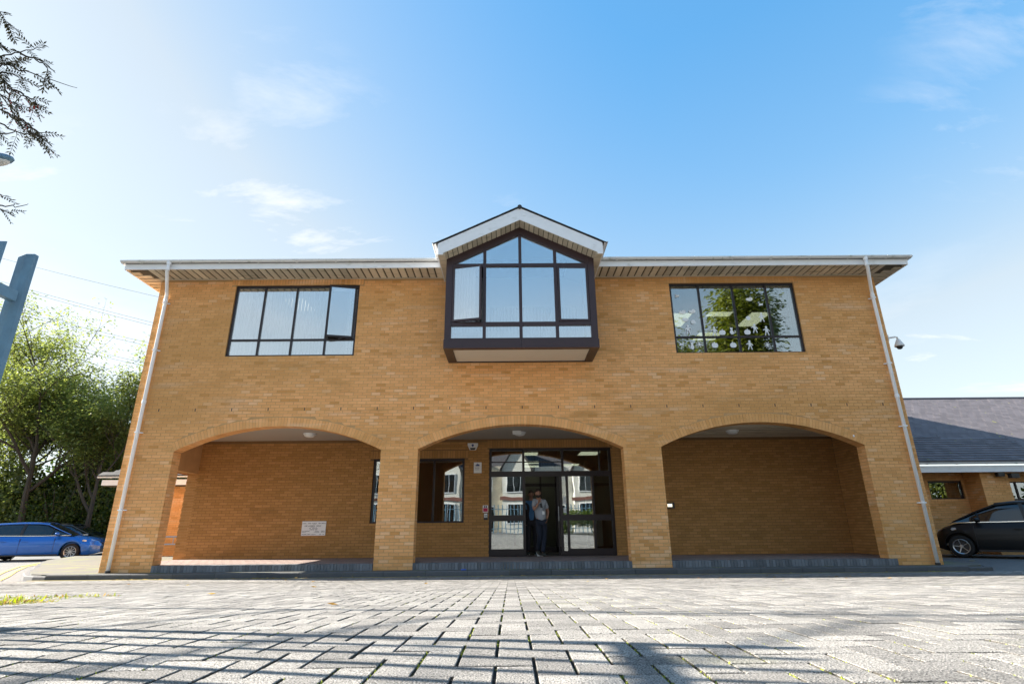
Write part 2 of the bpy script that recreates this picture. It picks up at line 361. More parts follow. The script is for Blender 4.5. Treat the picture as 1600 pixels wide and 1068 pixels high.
for i in range(-170, 171):
    for j in range(-28, 113):
        t = (i-j) % 4
        if t == 0: cx, cy, w, d = PX+(i+1)*U, PY+(j+.5)*U, .2, .1
        elif t == 3: cx, cy, w, d = PX+(i+.5)*U, PY+(j+1)*U, .1, .2
        else: continue
        if cy > -.45 or cy < -14: continue
        dep = (cy+13.27)
        if dep < -.5 or abs(cx) > max(1.2, dep*.95+1.0): 
            continue
        if abs(cx) > 16.5: continue
        # picture size
        zc = (Vector((cx, cy, g(cy)))-CAM)
        zd = zc.dot(fw)
        vis = zd > .3 and abs(zc.dot(r2)/zd) < .96 and -zc.dot(u2)/zd < .65
        cells.append((zd if vis else 99, cx, cy, w, d))
cells.sort()
pm = {}
for k in range(8):
    for (w, d) in ((.2, .1), (.1, .2)): pm[(w, k)] = paver_mesh(w, d, (k+.5)/8, 1).mesh('paver', 'paver')
mb = MB()
for n, (zd, cx, cy, w, d) in enumerate(cells):
    sl = (g(cy+.05)-g(cy-.05))/.1; tz = ru(-.0012, .0012)
    if n < 300:
        o = link('paver', pm[(w, random.randrange(8))], court, (cx, cy, g(cy)+tz)); o.rotation_euler = (math.atan(sl)+ru(-.006, .006), ru(-.008, .008), ru(-.006, .006))
    else:
        b = paver_mesh(w, d, rnd(), 0); a, b2 = ru(-.006, .006), ru(-.006, .006)
        if zd > 5:   # far away: top and four sides are enough
            j = .0022; x0, x1, y0, y1 = -w/2+j, w/2-j, -d/2+j, d/2-j
            b = MB(); b.add([(x0, y0, 0), (x1, y0, 0), (x1, y1, 0), (x0, y1, 0), (x0, y0, -.03), (x1, y0, -.03), (x1, y1, -.03), (x0, y1, -.03)], [(0, 1, 2, 3), (4, 5, 1, 0), (5, 6, 2, 1), (6, 7, 3, 2), (7, 4, 0, 3)], rnd(), [0, 1, 1, 1, 1])
            a, b2 = a*.3, b2*.3
        mb.add([(cx+x, cy+y, g(cy)+y*(sl+a)+x*b2+z+tz) for x, y, z in b.v], b.f, b.t[0], b.m)
mb.build('paving', 'paver', court, kind='stuff')

# moss sprigs in the joints near the camera
mb = MB()
for k in range(9000):
    dd = ru(0, 1)**1.6*5+.9; y = -13.27+dd; x = ru(-.95, .95)*(dd+.3)
    i = round((x-PX)/U); x = PX+i*U+ru(-.004, .004)
    jj = math.floor((y-PY)/U)
    # joint along Y at this line between the cells left and right
    tl, tr_ = (i-1-jj) % 4, (i-jj) % 4
    if tl == 0 and tr_ == 1: continue
    cl = math.sin(x*3.1+y*1.7)+math.sin(x*7.3-y*4.1)
    if cl < -.2 and x < .2: continue
    if x > .9 and rnd() < .6: continue
    z = g(y)-.005; h = ru(.002, .008); a = ru(0, 6.28); w = ru(.0018, .0045)
    mb.add([(x+w*cos(a), y+w*sin(a), z-.004), (x-w*cos(a), y-w*sin(a), z-.004), (x-w*sin(a)*.7, y+w*cos(a), z+h*.5), (x+ru(-.003, .003), y+ru(-.003, .003), z+h)], [(0, 1, 3), (1, 2, 3), (2, 0, 3)], rnd())
mb.build('moss', 'moss', court, kind='stuff')

# kerb stones (0.9 m long) along the front, wrapping left and right
kerb = link('kerb', None); kerb['kind'] = 'structure'
def kerb_line(pts, top, drop=.12, w=.125, face=1):
    for (x0, y0), (x1, y1) in zip(pts, pts[1:]):
        L = math.hypot(x1-x0, y1-y0); n = max(1, round(L/.9)); dx, dy = (x1-x0)/L, (y1-y0)/L
        nx, ny = dy, -dx
        for k in range(n):
            a, b = k*L/n+.004, (k+1)*L/n-.004; t = rnd()
            q = MB(); z1 = top-.0015*rnd(); zc = z1-.02
            sec = [(0, z1-drop-.06), (0, zc), (.018, z1), (w, z1), (w, z1-drop-.06)]
            vs = []
            for s_ in (a, b):
                for (o_, z) in sec:
                    vs.append((x0+dx*s_+nx*(-o_), y0+dy*s_+ny*(-o_), z))
            q.add(vs, [(0, 1, 2, 3, 4), (9, 8, 7, 6, 5)]+[(i, 5+i, 5+(i+1) % 5, (i+1) % 5) for i in range(5)], t)
            q.build('kerb_stone', 'kerb_concrete', kerb)
KY = -.40
kerb_line([(-10.15, KY), (10.1, KY)], .0)
kerb_line([(-12.6, 2.2), (-11.6, .75), (-10.9, -.05), (-10.5, -.3), (-10.15, KY)], -.03, .1)
kerb_line([(-17.2, 9.4), (-15.6, 6.2), (-14.0, 4.0), (-12.6, 2.2)], -.04, .1)
kerb_line([(10.1, KY), (10.7, -.3), (10.95, .1)], -.03, .08)
# pavement apron round the building (top at z=0)
mb = MB()
mb.prism([(-10.15, KY+.125), (10.1, KY+.125), (10.6, -.12), (10.9, .3), (10.9, 1.2), (9.86, 1.2), (9.86, -.002), (-9.3, -.002), (-9.3, 9.5), (-17.0, 9.5), (-15.5, 6.27), (-13.9, 4.1), (-12.5, 2.3), (-11.5, .82), (-10.8, .02), (-10.4, -.2)], -.3, -.003, 'z')
mb.build('pavement', 'pavement', kind='structure')
# car park markings
mb = MB()
def stripe(pts, w, z):
    H = (lambda x, y: g(y)+z) if z > 0 else (lambda x, y: gz(x, y)+.012)
    for p, q in zip(pts, pts[1:]):
        d = Vector((q[0]-p[0], q[1]-p[1])); n_ = Vector((-d.y, d.x)).normalized()*w/2
        mb.add([(a, b, H(a, b)) for a, b in ((p[0]-n_.x, p[1]-n_.y), (q[0]-n_.x, q[1]-n_.y), (q[0]+n_.x, q[1]+n_.y), (p[0]+n_.x, p[1]+n_.y))], [(0, 1, 2, 3)])
for off in (.22, .47):
    stripe([(-17.3-off, 9.2), (-15.7-off, 6.0), (-14.1-off, 3.8-off*.3), (-12.7-off, 2.0-off*.5), (-11.7-off, .6-off*.6), (-11.0-off*.7, -.2-off*.7), (-10.5-off*.4, -.47-off)], .09, -.055)
stripe([(-10.4, KY-.16), (-2, KY-.15), (4, KY-.14), (9.9, KY-.15)], .07, .006)
stripe([(10.9, -.9), (12.2, -.42), (13.6, 1.4)], .09, -.054)
stripe([(11.3, 1.0), (13.2, -.1), (17, .2)], .09, -.05)
stripe([(12.2, 2.2), (16, 2.5)], .09, -.05)
mb.build('road_marking', 'yellow_paint', kind='structure')

# ------------------------------------------------------------------ the building
XL, XR = -9.30, 9.86
SP, RISE, HALF = 2.70, .59, 2.5
RAD = (HALF**2+RISE**2)/(2*RISE); ZC = SP+RISE-RAD; A0 = math.asin(HALF/RAD); RV = .215
ARCH = [(-8.12, -3.12), (-2.22, 2.76), (3.68, 8.64)]
WIN = [(-7.28, -3.98, 5.08, 7.08), (4.31, 7.66, 5.065, 7.06)]
TOP = 7.26
bld = thing('office_building', 'two-storey buff brick building with three arches and a glazed gabled bay', 'building')
BT = 16
def tonepick():
    r = rnd()
    return ru(0, 1) if r < .45 else ru(.2, .8)
def arch_half(z, c_half):
    k = c_half/HALF
    if z < SP: return c_half
    zt = ZC+(RAD+RV+.01)*cos(A0)
    if z < zt: return (z-ZC)*tan(A0)*k
    q = (RAD+RV+.01)**2-(z-ZC)**2
    return sqrt(q)*k if q > 0 else 0
def free(z, u0, u1, holes, arches):
    iv = [(u0, u1)]
    for (a, b, z0, z1) in holes:
        if z0 < z < z1: iv = cut(iv, a, b)
    for (a, b) in arches:
        h = arch_half(z, (b-a)/2)
        if h > 0: iv = cut(iv, (a+b)/2-h, (a+b)/2+h)
    return iv
def cut(iv, a, b):
    o = []
    for (p, q) in iv:
        if b <= p or a >= q: o.append((p, q)); continue
        if a > p: o.append((p, a))
        if b < q: o.append((b, q))
    return o
HB, CH, BL = .075, .065, .225
def bricks(mb, place, u0, u1, z0, z1, holes=(), arches=(), th=.02, off=0., parts=None, stagger=.1125, joint=.010, zoff=0):
    """place(u, w, z) -> 3D point; w is depth into the wall. Half bond courses of clay bricks."""
    nrow = int((z1-z0)/HB+.001)
    for r in range(nrow):
        zb = z0+r*HB; zt = zb+CH; zm = (zb+zt)/2
        mid = free(zm, u0, u1, holes, arches); lo_ = free(zb, u0, u1, [h for h in holes if h[2] < zm < h[3]], arches); hi_ = free(zt, u0, u1, [h for h in holes if h[2] < zm < h[3]], arches)
        hx = [h for h in holes if h[2] < zm < h[3]]
        def fr(z): 
            iv = [(u0, u1)]
            for h in hx: iv = cut(iv, h[0], h[1])
            for (a, b) in arches:
                hh = arch_half(z, (b-a)/2)
                if hh > 0: iv = cut(iv, (a+b)/2-hh, (a+b)/2+hh)
            return iv
        lo_, hi_ = fr(zb), fr(zt)
        if len(lo_) != len(mid): lo_ = mid
        if len(hi_) != len(mid): hi_ = mid
        for (I0, I1, IM) in zip(lo_, hi_, mid):
            s0 = u0-(stagger if (r+zoff) % 2 else 0)+off
            k0 = math.floor((min(I0[0], I1[0])-s0)/BL); u = s0+k0*BL
            while u < max(I0[1], I1[1]):
                ua, ub = u, u+BL-joint
                a0, b0 = max(ua, I0[0]), min(ub, I0[1]); a1, b1 = max(ua, I1[0]), min(ub, I1[1])
                u += BL
                if b0-a0 < .015 or b1-a1 < .015: continue
                t = min(1, max(0, tonepick())); w0 = ru(0, .0022)
                if parts is not None and parts(r, a0, b0): continue
                v = [place(a0, w0, zb), place(b0, w0, zb), place(b1, w0, zt), place(a1, w0, zt), place(a0, th, zb), place(b0, th, zb), place(b1, th, zt), place(a1, th, zt)]
                mb.add(v, [(0, 1, 2, 3), (1, 5, 6, 2), (4, 0, 3, 7), (3, 2, 6, 7), (5, 1, 0, 4)], t)
FRONT = lambda u, w, z: (u, w, z)
# brick parts: the lowest courses of the piers, each a brick of its own
bmesh_cache = {}
def brick_part(a, b, w0, zb):
    w = round(b-a, 3); key = (w, random.randrange(6))
    if key not in bmesh_cache:
        q = MB(); c = .004; h = w/2
        q.add([(-h, c, 0), (h, c, 0), (h, c, CH), (-h, c, CH), (-h+c, 0, c), (h-c, 0, c), (h-c, 0, CH-c), (-h+c, 0, CH-c), (-h, .02, 0), (h, .02, 0), (h, .02, CH), (-h, .02, CH)],
              [(4, 5, 6, 7), (0, 1, 5, 4), (1, 2, 6, 5), (2, 3, 7, 6), (3, 0, 4, 7), (8, 9, 1, 0), (9, 10, 2, 1), (10, 11, 3, 2), (11, 8, 0, 3)], (key[1]+.5)/6)
        bmesh_cache[key] = q.mesh('brick', 'brick')
    link('brick', bmesh_cache[key], bld, ((a+b)/2, w0, zb))
nb = [0]
def as_part(r, a, b):
    if r < 15 and nb[0] < 300:
        nb[0] += 1; brick_part(a, b, ru(0, .002), r*HB); return True
    return False
mb = MB()
SOLD = (7.06, TOP)
holes = [(a, b, z0, z1) for (a, b, z0, z1) in WIN]+[(a-.12, b+.12, 7.03, 7.30) for (a, b, z0, z1) in WIN]+[(-1.46, 2.05, 4.95, 7.4)]
bricks(mb, FRONT, XL, XR, 0, TOP, holes, ARCH, parts=as_part)
# soldier courses above the upper windows
for (a, b, z0, z1) in WIN:
    u = a-.12
    while u < b+.12-.05:
        mb.box(u, u+.065, ru(0, .002), .02, z1+.004, TOP-.002, min(1, max(0, tonepick()))); u += .075
# jambs of the arches (brick faces turned into the openings)
for (a, b) in ARCH:
    bricks(mb, lambda u, w, z, a=a: (a-w, u, z), .021, .33, 0, SP, th=.02, off=-.06)
    bricks(mb, lambda u, w, z, b=b: (b+w, .351-u, z), .021, .33, 0, SP, th=.02, off=-.06)
mb.build('brickwork', 'brick', bld, kind='stuff')
mb = MB()
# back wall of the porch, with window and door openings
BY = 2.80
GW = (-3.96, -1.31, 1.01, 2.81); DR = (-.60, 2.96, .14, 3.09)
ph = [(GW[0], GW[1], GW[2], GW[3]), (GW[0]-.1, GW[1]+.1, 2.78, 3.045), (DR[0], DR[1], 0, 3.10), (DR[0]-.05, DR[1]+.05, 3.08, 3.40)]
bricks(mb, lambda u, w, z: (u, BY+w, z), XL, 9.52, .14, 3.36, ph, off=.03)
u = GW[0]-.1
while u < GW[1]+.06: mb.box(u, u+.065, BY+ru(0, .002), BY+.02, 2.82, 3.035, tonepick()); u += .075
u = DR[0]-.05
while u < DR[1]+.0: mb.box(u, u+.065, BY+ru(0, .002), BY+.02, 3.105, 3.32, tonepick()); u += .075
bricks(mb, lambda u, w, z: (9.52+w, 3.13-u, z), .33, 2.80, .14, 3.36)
mb.build('porch_brickwork', 'brick_shaded', bld, kind='stuff')
mb = MB()
bricks(mb, lambda u, w, z: (XR-w, u, z), .021, 9.0, 0, TOP)      # right flank
bricks(mb, lambda u, w, z: (XL+w, 9.02-u, z), .02, 9.0, 0, TOP, holes=[(9.02-BY, 9.02-.33, 0, 2.42)])   # left flank with side opening
mb.build('brickwork', 'brick', bld, kind='stuff')
# voussoirs
nv = 68; vm = []
for k in range(7):
    q = MB(); da = 2*A0/nv*.5; ja = .0045/RAD
    r0, r1_ = RAD, RAD+RV
    P = lambda r, a, y: (r*sin(a), y, r*cos(a)-RAD)
    a = da-ja*.9
    q.add([P(r0, -a, 0), P(r0, a, 0), P(r1_, a, 0), P(r1_, -a, 0), P(r0, -a, .33), P(r0, a, .33), P(r1_, a, .33), P(r1_, -a, .33)], [(0, 1, 2, 3), (1, 5, 6, 2), (4, 0, 3, 7), (3, 2, 6, 7), (5, 1, 0, 4), (4, 7, 6, 5)], .15+.7*k/6)
    vm.append(q.mesh('voussoir', 'brick'))
for (xa, xb) in ARCH:
    cx = (xa+xb)/2
    for k in range(nv):
        a = -A0+2*A0*(k+.5)/nv
        link('voussoir', random.choice(vm), bld, (cx+RAD*sin(a), ru(-.001, .002), ZC+RAD*cos(a))).rotation_euler = (0, a, 0)
# mortar cores
mb = MB(); f0, f1 = .007, .32
def arcpts(cx, half, r, n=28):
    a0 = math.asin(min(1, half/r)); return [(cx+r*sin(-a0+2*a0*i/n), ZC+r*cos(-a0+2*a0*i/n)) for i in range(n+1)]
RC = RAD+.006
pz = 3.62
edges = [XL+.008]+[e for a in ARCH for e in a]+[XR-.008]
for i in range(0, 8, 2): 
    mb.box(edges[i]+(0 if i == 0 else .008), edges[i+1]-(0 if i == 6 else .008), f0, f1, -.2, SP-.001)
xs_ = [XL+.008, -2.67, 3.22, XR-.008]
for k, (xa, xb) in enumerate(ARCH):
    arc = arcpts((xa+xb)/2, HALF-.0, RC)
    poly = [(xs_[k], SP), (xs_[k], pz), (xs_[k+1], pz), (xs_[k+1], SP)]+[(x, max(z, SP)) for x, z in reversed(arc)]
    mb.prism(poly, f0, f1)
w0, w1 = WIN
mb.box(XL+.008, XR-.008, f0, f1, pz, w1[2])
mb.box(XL+.008, w0[0], f0, f1, w1[2], TOP); mb.box(w0[0], w0[1], f0, f1, w1[2], w0[2]); mb.box(w0[0], w0[1], f0, f1, w0[3], TOP)
mb.box(w0[1], -1.40, f0, f1, w1[2], TOP); mb.box(2.0, w1[0], f0, f1, w1[2], TOP); mb.box(w1[0], w1[1], f0, f1, w1[3], TOP); mb.box(w1[1], XR-.008, f0, f1, w1[2], TOP)
# side walls, back wall, porch walls
mb.box(XL+.008, XL+.30, f1, BY+.0, 2.43, TOP); mb.box(XL+.008, XL+.30, BY+.008, 9.0, -.2, TOP)
mb.box(XR-.30, XR-.008, f1, 9.0, -.2, TOP); mb.box(XL+.30, XR-.30, 8.7, 9.0, -.2, TOP)
mb.build('wall', 'mortar', bld); mb = MB()
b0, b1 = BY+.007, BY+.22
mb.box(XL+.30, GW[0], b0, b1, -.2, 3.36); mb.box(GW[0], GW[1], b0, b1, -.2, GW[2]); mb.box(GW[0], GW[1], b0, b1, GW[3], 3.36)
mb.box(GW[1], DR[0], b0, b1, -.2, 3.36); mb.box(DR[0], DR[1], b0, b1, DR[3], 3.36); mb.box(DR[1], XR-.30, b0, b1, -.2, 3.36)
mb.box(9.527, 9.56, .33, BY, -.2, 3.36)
mb.build('porch_wall', 'mortar_shaded', bld)
# ceiling of porch, floors
MB().box(XL+.3, 9.52, .33, BY, 3.36, 3.44).build('ceiling', 'ceiling_paint', bld)
mb = MB()   # porch slatted ceiling boards in the right bay
for k in range(8): mb.box(3.4, 9.5, .5+k*.28, .5+k*.28+.22, 3.335, 3.357, rnd())
mb.build('ceiling_board', 'soffit_paint', bld)
# porch floor, paved with small tiles
mb = MB()
y = -.0
for r in range(13):
    y0 = .245+r*.2
    x = XL+.02+(.1 if r % 2 else 0)
    while x < 9.5:
        x1_ = min(x+.192, 9.5)
        if y0+.192 <= BY+.01: mb.box(x, x1_, y0, y0+.192, .10, .14, rnd())
        x += .2
mb.build('floor_tile', 'porch_tile', bld, kind='stuff')
MB().box(XL+.01, 9.51, .33, BY, -.2, .132).build('floor', 'mortar', bld)
# step: engineering bricks on edge between the piers
mb = MB()
for (xa, xb) in ((-8.12, -3.12), (-2.22, 2.76), (3.68, 8.86)):
    x = xa+.002
    while x < xb-.05:
        x1_ = min(x+.066, xb)
        mb.box(x, x1_, -.012-ru(0, .003) if xb != 8.86 or x < 8.66 else -.014, .238, -.01, .138+ru(-.002, .002), rnd()); x += .0735
mb.build('step_brick', 'step_brick', bld, kind='stuff')
# weep vents
for k in range(23):
    x = -8.68+k*.9
    if x < XR-.2: MB().box(x-.009, x+.009, -.004, .012, 3.675, 3.745).build('weep_vent', 'black_plastic', bld)

# eaves
EY, SZ = -.62, TOP
ex0, ex1 = -9.86, 10.36
bay_c = .295
mb = MB()
mb.box(ex0+.02, -1.62, EY+.02, 0, SZ+.02, SZ+.04); mb.box(2.21, ex1-.02, EY+.02, 0, SZ+.02, SZ+.04); mb.box(ex0+.02, XL, 0, 9.5, SZ+.02, SZ+.04); mb.box(XR, ex1-.02, 0, 9.5, SZ+.02, SZ+.04)
mb.build('soffit_back', 'soffit_dark', bld)
sbm = []
for k in range(6):
    q = MB(); q.box(-.074, .074, EY+.005, -.002, SZ, SZ+.018, k/5); sbm.append(q.mesh('soffit_board', 'soffit_paint'))
x = XL+.06
while x < XR+.02:
    if not (-1.7 < x < 2.3): link('soffit_board', random.choice(sbm), bld, (x, 0, 0))
    x += .19
# side returns: boards run the other way, mitred at the corners
for sx, xe, xw in ((-1, ex0, XL), (1, ex1, XR)):
    yv = EY+.06
    while yv < 9:
        q = MB()
        if yv < -.0:
            t = (yv-EY)/(0-EY); xin = xe+(xw-xe)*t
        else: xin = xw
        a, b = sorted((xe-sx*.01, xin)); q.box(a, b, yv-.074, yv+.074, SZ-.001, SZ+.017, rnd()); q.build('soffit_board', 'soffit_paint', bld)
        yv += .19
mb = MB(); mb.box(ex0, -1.62, EY-.022, EY, SZ-.01, SZ+.15); mb.box(2.21, ex1, EY-.022, EY, SZ-.01, SZ+.15)
mb.box(ex0-.022, ex0, EY-.022, 9.5, SZ-.01, SZ+.15); mb.box(ex1, ex1+.022, EY-.022, 9.5, SZ-.01, SZ+.15)
mb.build('fascia', 'white_paint', bld)
MB().box(XL, -1.6, -.035, -.002, SZ-.02, SZ-.001).box(2.15, XR, -.035, -.002, SZ-.02, SZ-.001).build('soffit_trim', 'soffit_paint', bld)
def gutter_piece(name, p, q, r=.058, brk=1.0, parent=bld):
    p = Vector(p); q = Vector(q); d = (q-p); L = d.length; d.normalize(); side = d.cross(Vector((0, 0, 1)))
    mb = MB(); n = 10; vs = []
    for P_ in (p, q):
        for rr in (r, r-.006):
            for k in range(n+1):
                a = pi*k/n; vs.append(P_+side*cos(a)*rr+Vector((0, 0, -sin(a)*rr)))
    m_ = n+1
    fs = [(k, k+1, 2*m_+k+1, 2*m_+k) for k in range(n)]+[(m_+k+1, m_+k, 3*m_+k, 3*m_+k+1) for k in range(n)]
    fs += [(0, m_, 3*m_, 2*m_), (n, 2*m_+n, 3*m_+n, m_+n)]+[(k, m_+k, m_+k+1, k+1) for k in range(n)]+[(2*m_+k, 2*m_+k+1, 3*m_+k+1, 3*m_+k) for k in range(n)]
    mb.add(vs, fs)
    mb.add([p+side*cos(pi*k/n)*r+Vector((0, 0, -sin(pi*k/n)*r)) for k in range(n+1)], [tuple(range(n+1))])
    mb.add([q+side*cos(pi*k/n)*r+Vector((0, 0, -sin(pi*k/n)*r)) for k in range(n+1)], [tuple(range(n, -1, -1))])
    o = mb.build(name, 'gutter_plastic', parent, smooth=False)
    t = .5
    while t < L-.1:
        c = p+d*t; b = MB(); wq = .02 if int(t/brk) % 4 else .05
        pts = [c+side*cos(pi*k/8)*(r+.007)+Vector((0, 0, -sin(pi*k/8)*(r+.007))) for k in range(9)]
        for a_, b_ in zip(pts, pts[1:]): b.bar(a_, b_, wq, .006, d.cross(b_-a_))
        b.build('gutter_bracket', 'gutter_plastic', o); t += brk
    return o
GZ = SZ+.20
gutter_piece('gutter', (ex0-.09, EY-.09, GZ), (-1.72, EY-.09, GZ))
gutter_piece('gutter', (2.31, EY-.09, GZ), (ex1+.09, EY-.09, GZ))
gutter_piece('gutter', (ex0-.085, 9.4, GZ), (ex0-.085, EY-.04, GZ)); gutter_piece('gutter', (ex1+.085, EY-.04, GZ), (ex1+.085, 9.4, GZ))
# hipped roof, shallow
RZ0 = SZ+.17; ridge = 4.2; rzt = RZ0+2.0
mb = MB(); a0_, a1_, b0_, b1_ = ex0-.05, ex1+.05, EY-.06, 9.6
my = (b0_+b1_)/2
mb.add([(a0_, b0_, RZ0), (a1_, b0_, RZ0), (a1_, b1_, RZ0), (a0_, b1_, RZ0), (a0_+5, my, rzt), (a1_-5, my, rzt), (a0_, b0_, RZ0+.03), (a1_, b0_, RZ0+.03), (a1_, b1_, RZ0+.03), (a0_, b1_, RZ0+.03)],
       [(6, 7, 5, 4), (7, 8, 5), (8, 9, 4, 5), (9, 6, 4), (0, 1, 7, 6), (1, 2, 8, 7), (2, 3, 9, 8), (3, 0, 6, 9), (3, 2, 1, 0)])
roof = mb.build('roof', 'tile', bld)
# edge tiles along the eaves, slightly uneven, and a slipped one at the left corner
mb = MB(); x = a0_
while x < a1_-.1:
    if not (-1.9 < x < 2.3):
        z = RZ0+.060+ru(0, .012)+(.03 if x < a0_+.9 else 0)
        mb.obox((x+.13, b0_+.12, z), (1, 0, 0), (0, cos(.33), sin(.33)), (0, -sin(.33), cos(.33)), .128, .18, .007, rnd())
    x += .265
mb.build('eaves_tile', 'tile', roof, kind='stuff')

# ------------------------------------------------------------------ windows
def pane(mbx0, mbx1, y, z0, z1, parent, mt='glass_upper', name='pane'):
    return MB().box(mbx0, mbx1, y-.004, y+.004, z0, z1).build(name, mt, parent)
def window(x0, x1, z0, z1, y, cols, rails, fr, parent=bld, fw_=.055, mt='glass_upper', skip=(), dep=.07, name='window', mul=.05):
    """frame with mullions at cols and rails at z; panes between"""
    w = MB(); y0, y1 = y, y+dep
    w.box(x0, x1, y0, y1, z0, z0+fw_).box(x0, x1, y0, y1, z1-fw_, z1).box(x0, x0+fw_, y0, y1, z0+fw_, z1-fw_).box(x1-fw_, x1, y0, y1, z0+fw_, z1-fw_)
    o = w.build(name, fr, parent)
    cs = [x0+fw_]+list(cols)+[x1-fw_]; rs = [z0+fw_]+list(rails)+[z1-fw_]
    for c in cols: MB().box(c-mul/2, c+mul/2, y0+.002, y1-.002, z0+fw_, z1-fw_).build('mullion', fr, o)
    for i in range(len(cs)-1):
        a = cs[i]+(mul/2 if i else 0); b = cs[i+1]-(mul/2 if i < len(cs)-2 else 0)
        for k, r in enumerate(rails): MB().box(a, b, y0+.004, y1-.004, r-mul/2, r+mul/2).build('transom', fr, o)
        for j in range(len(rs)-1):
            c = rs[j]+(mul/2 if j else 0); d = rs[j+1]-(mul/2 if j < len(rs)-2 else 0)
            if (i, j) in skip: continue
            pane(a+.001, b-.001, y+dep*.5, c+.001, d-.001, o, mt)
    return o
def blinds(x0, x1, z0, z1, y, label, pitch=.089, w=.074, ang=.62, mt='blind', holes=(), n='vertical_blind', group='vertical blinds behind the glass'):
    t = thing(n, label, 'window blind', (0, 0, 0), 0, group)
    MB().box(x0, x1, y-.02, y+.02, z1, z1+.04).build('head_rail', 'blind', t)
    q = MB(); x = x0+.04; k = 0
    while x < x1:
        if not any(a < x < b for a, b in holes):
            a_ = ang+ru(-.14, .14)+.25*sin(k*.31)
            q.obox((x, y, (z0+z1)/2), (cos(a_), sin(a_), 0), (-sin(a_), cos(a_), 0), (0, 0, 1), w/2, .001, (z1-z0)/2, rnd())
        x += pitch; k += 1
    q.build('slat', mt, t); return t
def sash(hx, wdt, z0, z1, y, ang, parent, left_hinge, fr, mt='glass_upper'):
    """opened casement hinged at hx"""
    s_ = 1 if left_hinge else -1; d = Vector((s_*cos(ang), -sin(ang), 0)); nrm = Vector((sin(ang)*s_, cos(ang), 0)); U_ = Vector((0, 0, 1))
    P = lambda t, z: Vector((hx, y, z))+d*t
    f_ = .05; o = MB()
    o.obox(P(wdt/2, z0+f_/2), d, nrm, U_, wdt/2, .022, f_/2).obox(P(wdt/2, z1-f_/2), d, nrm, U_, wdt/2, .022, f_/2)
    o.obox(P(f_/2, (z0+z1)/2), d, nrm, U_, f_/2, .022, (z1-z0)/2-f_).obox(P(wdt-f_/2, (z0+z1)/2), d, nrm, U_, f_/2, .022, (z1-z0)/2-f_)
    ob = o.build('casement', fr, parent)
    MB().obox(P(wdt/2, (z0+z1)/2), d, nrm, U_, wdt/2-f_, .004, (z1-z0)/2-f_).build('pane', mt, ob)
    q = MB().bar(P(wdt*.3, z0+.01), (hx+s_*wdt*.55, y+.02, z0-.015), .015, .006); q.build('stay_arm', 'steel', ob)
    return ob
# upper left window
w0 = WIN[0]; cs = [-6.50, -5.65, -4.78]
win1 = window(w0[0], w0[1], w0[2], w0[3], .045, cs, [5.545], 'black_frame', skip={(3, 1)})
win1['label'] = 'upper left window with its right casement open'
sash(-4.05, .70, 5.57, 7.02, .03, radians(13), win1, False, 'black_frame')
# room boxes behind upper windows: open to the window side
def room(x0, x1, y0, y1, z0, z1, mt, name, parent=bld, floor='carpet', ceil='ceiling_paint'):
    t = .03; q = MB()
    q.box(x0-t, x0, y0, y1, z0, z1).box(x1, x1+t, y0, y1, z0, z1).box(x0-t, x1+t, y1, y1+t, z0, z1)
    o = q.build(name, mt, parent)
    MB().box(x0-t, x1+t, y0, y1+t, z0-t, z0).build('room_floor', floor, o); MB().box(x0-t, x1+t, y0, y1+t, z1, z1+t).build('room_ceiling', ceil, o)
    return o
r1_ = room(-8.2, -3.2, .33, 5.0, 4.2, 7.2, 'interior_wall', 'inner_room')
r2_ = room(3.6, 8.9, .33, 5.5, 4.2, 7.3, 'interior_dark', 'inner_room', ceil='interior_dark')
def panel_light(x, y, z, lx, ly, mt, label, group):
    t = thing('ceiling_panel_light', label, 'ceiling light', (x, y, z), 0, group)
    MB().box(-lx/2-.02, lx/2+.02, -ly/2-.02, ly/2+.02, -.012, 0).build('frame', 'white_paint', t)
    MB().box(-lx/2, lx/2, -ly/2, ly/2, -.02, -.0125).build('diffuser', mt, t); return t
panel_light(-4.0, 1.9, 7.2, .6, .9, 'lamp_panel', 'lit ceiling panel behind the open casement of the upper left window', 'lit ceiling panels indoors')
panel_light(-6.2, 1.6, 7.2, .6, .9, 'lamp_panel', 'lit ceiling panel behind the blinds of the upper left window', 'lit ceiling panels indoors')
lg = 'lit ceiling panels indoors'
panel_light(5.55, 3.35, 7.3, .6, 1.2, 'lamp_panel', 'lit ceiling panel seen in the first pane of the upper right window', lg)
panel_light(6.75, 2.85, 7.3, .75, .38, 'lamp_panel', 'short lit ceiling panel in the second pane of the upper right window', lg)
panel_light(8.05, 3.35, 7.3, .6, 1.25, 'lamp_panel', 'lit ceiling panel seen in the third pane of the upper right window', lg)
panel_light(7.1, 5.0, 7.3, .8, .8, 'lamp_panel', 'lit ceiling panel seen low in the upper right window', lg)
vg = None
blinds(-7.22, -4.05, 5.10, 6.96, .15, 'white vertical blind closed behind the upper left window', holes=[(-4.70, -4.28)])
# upper right window
w1 = WIN[1]; cs = [5.10, 6.01, 6.91]
win2 = window(w1[0], w1[1], w1[2], w1[3], .045, cs, [5.54], 'black_frame', mt='glass_mirrorish')
win2['label'] = 'upper right window with paper cut-outs on its panes'
blinds(6.98, 7.62, 5.10, 6.96, .17, 'pale green blind drawn across the last pane of the upper right window', mt='blind_pale', ang=.05, pitch=.08)

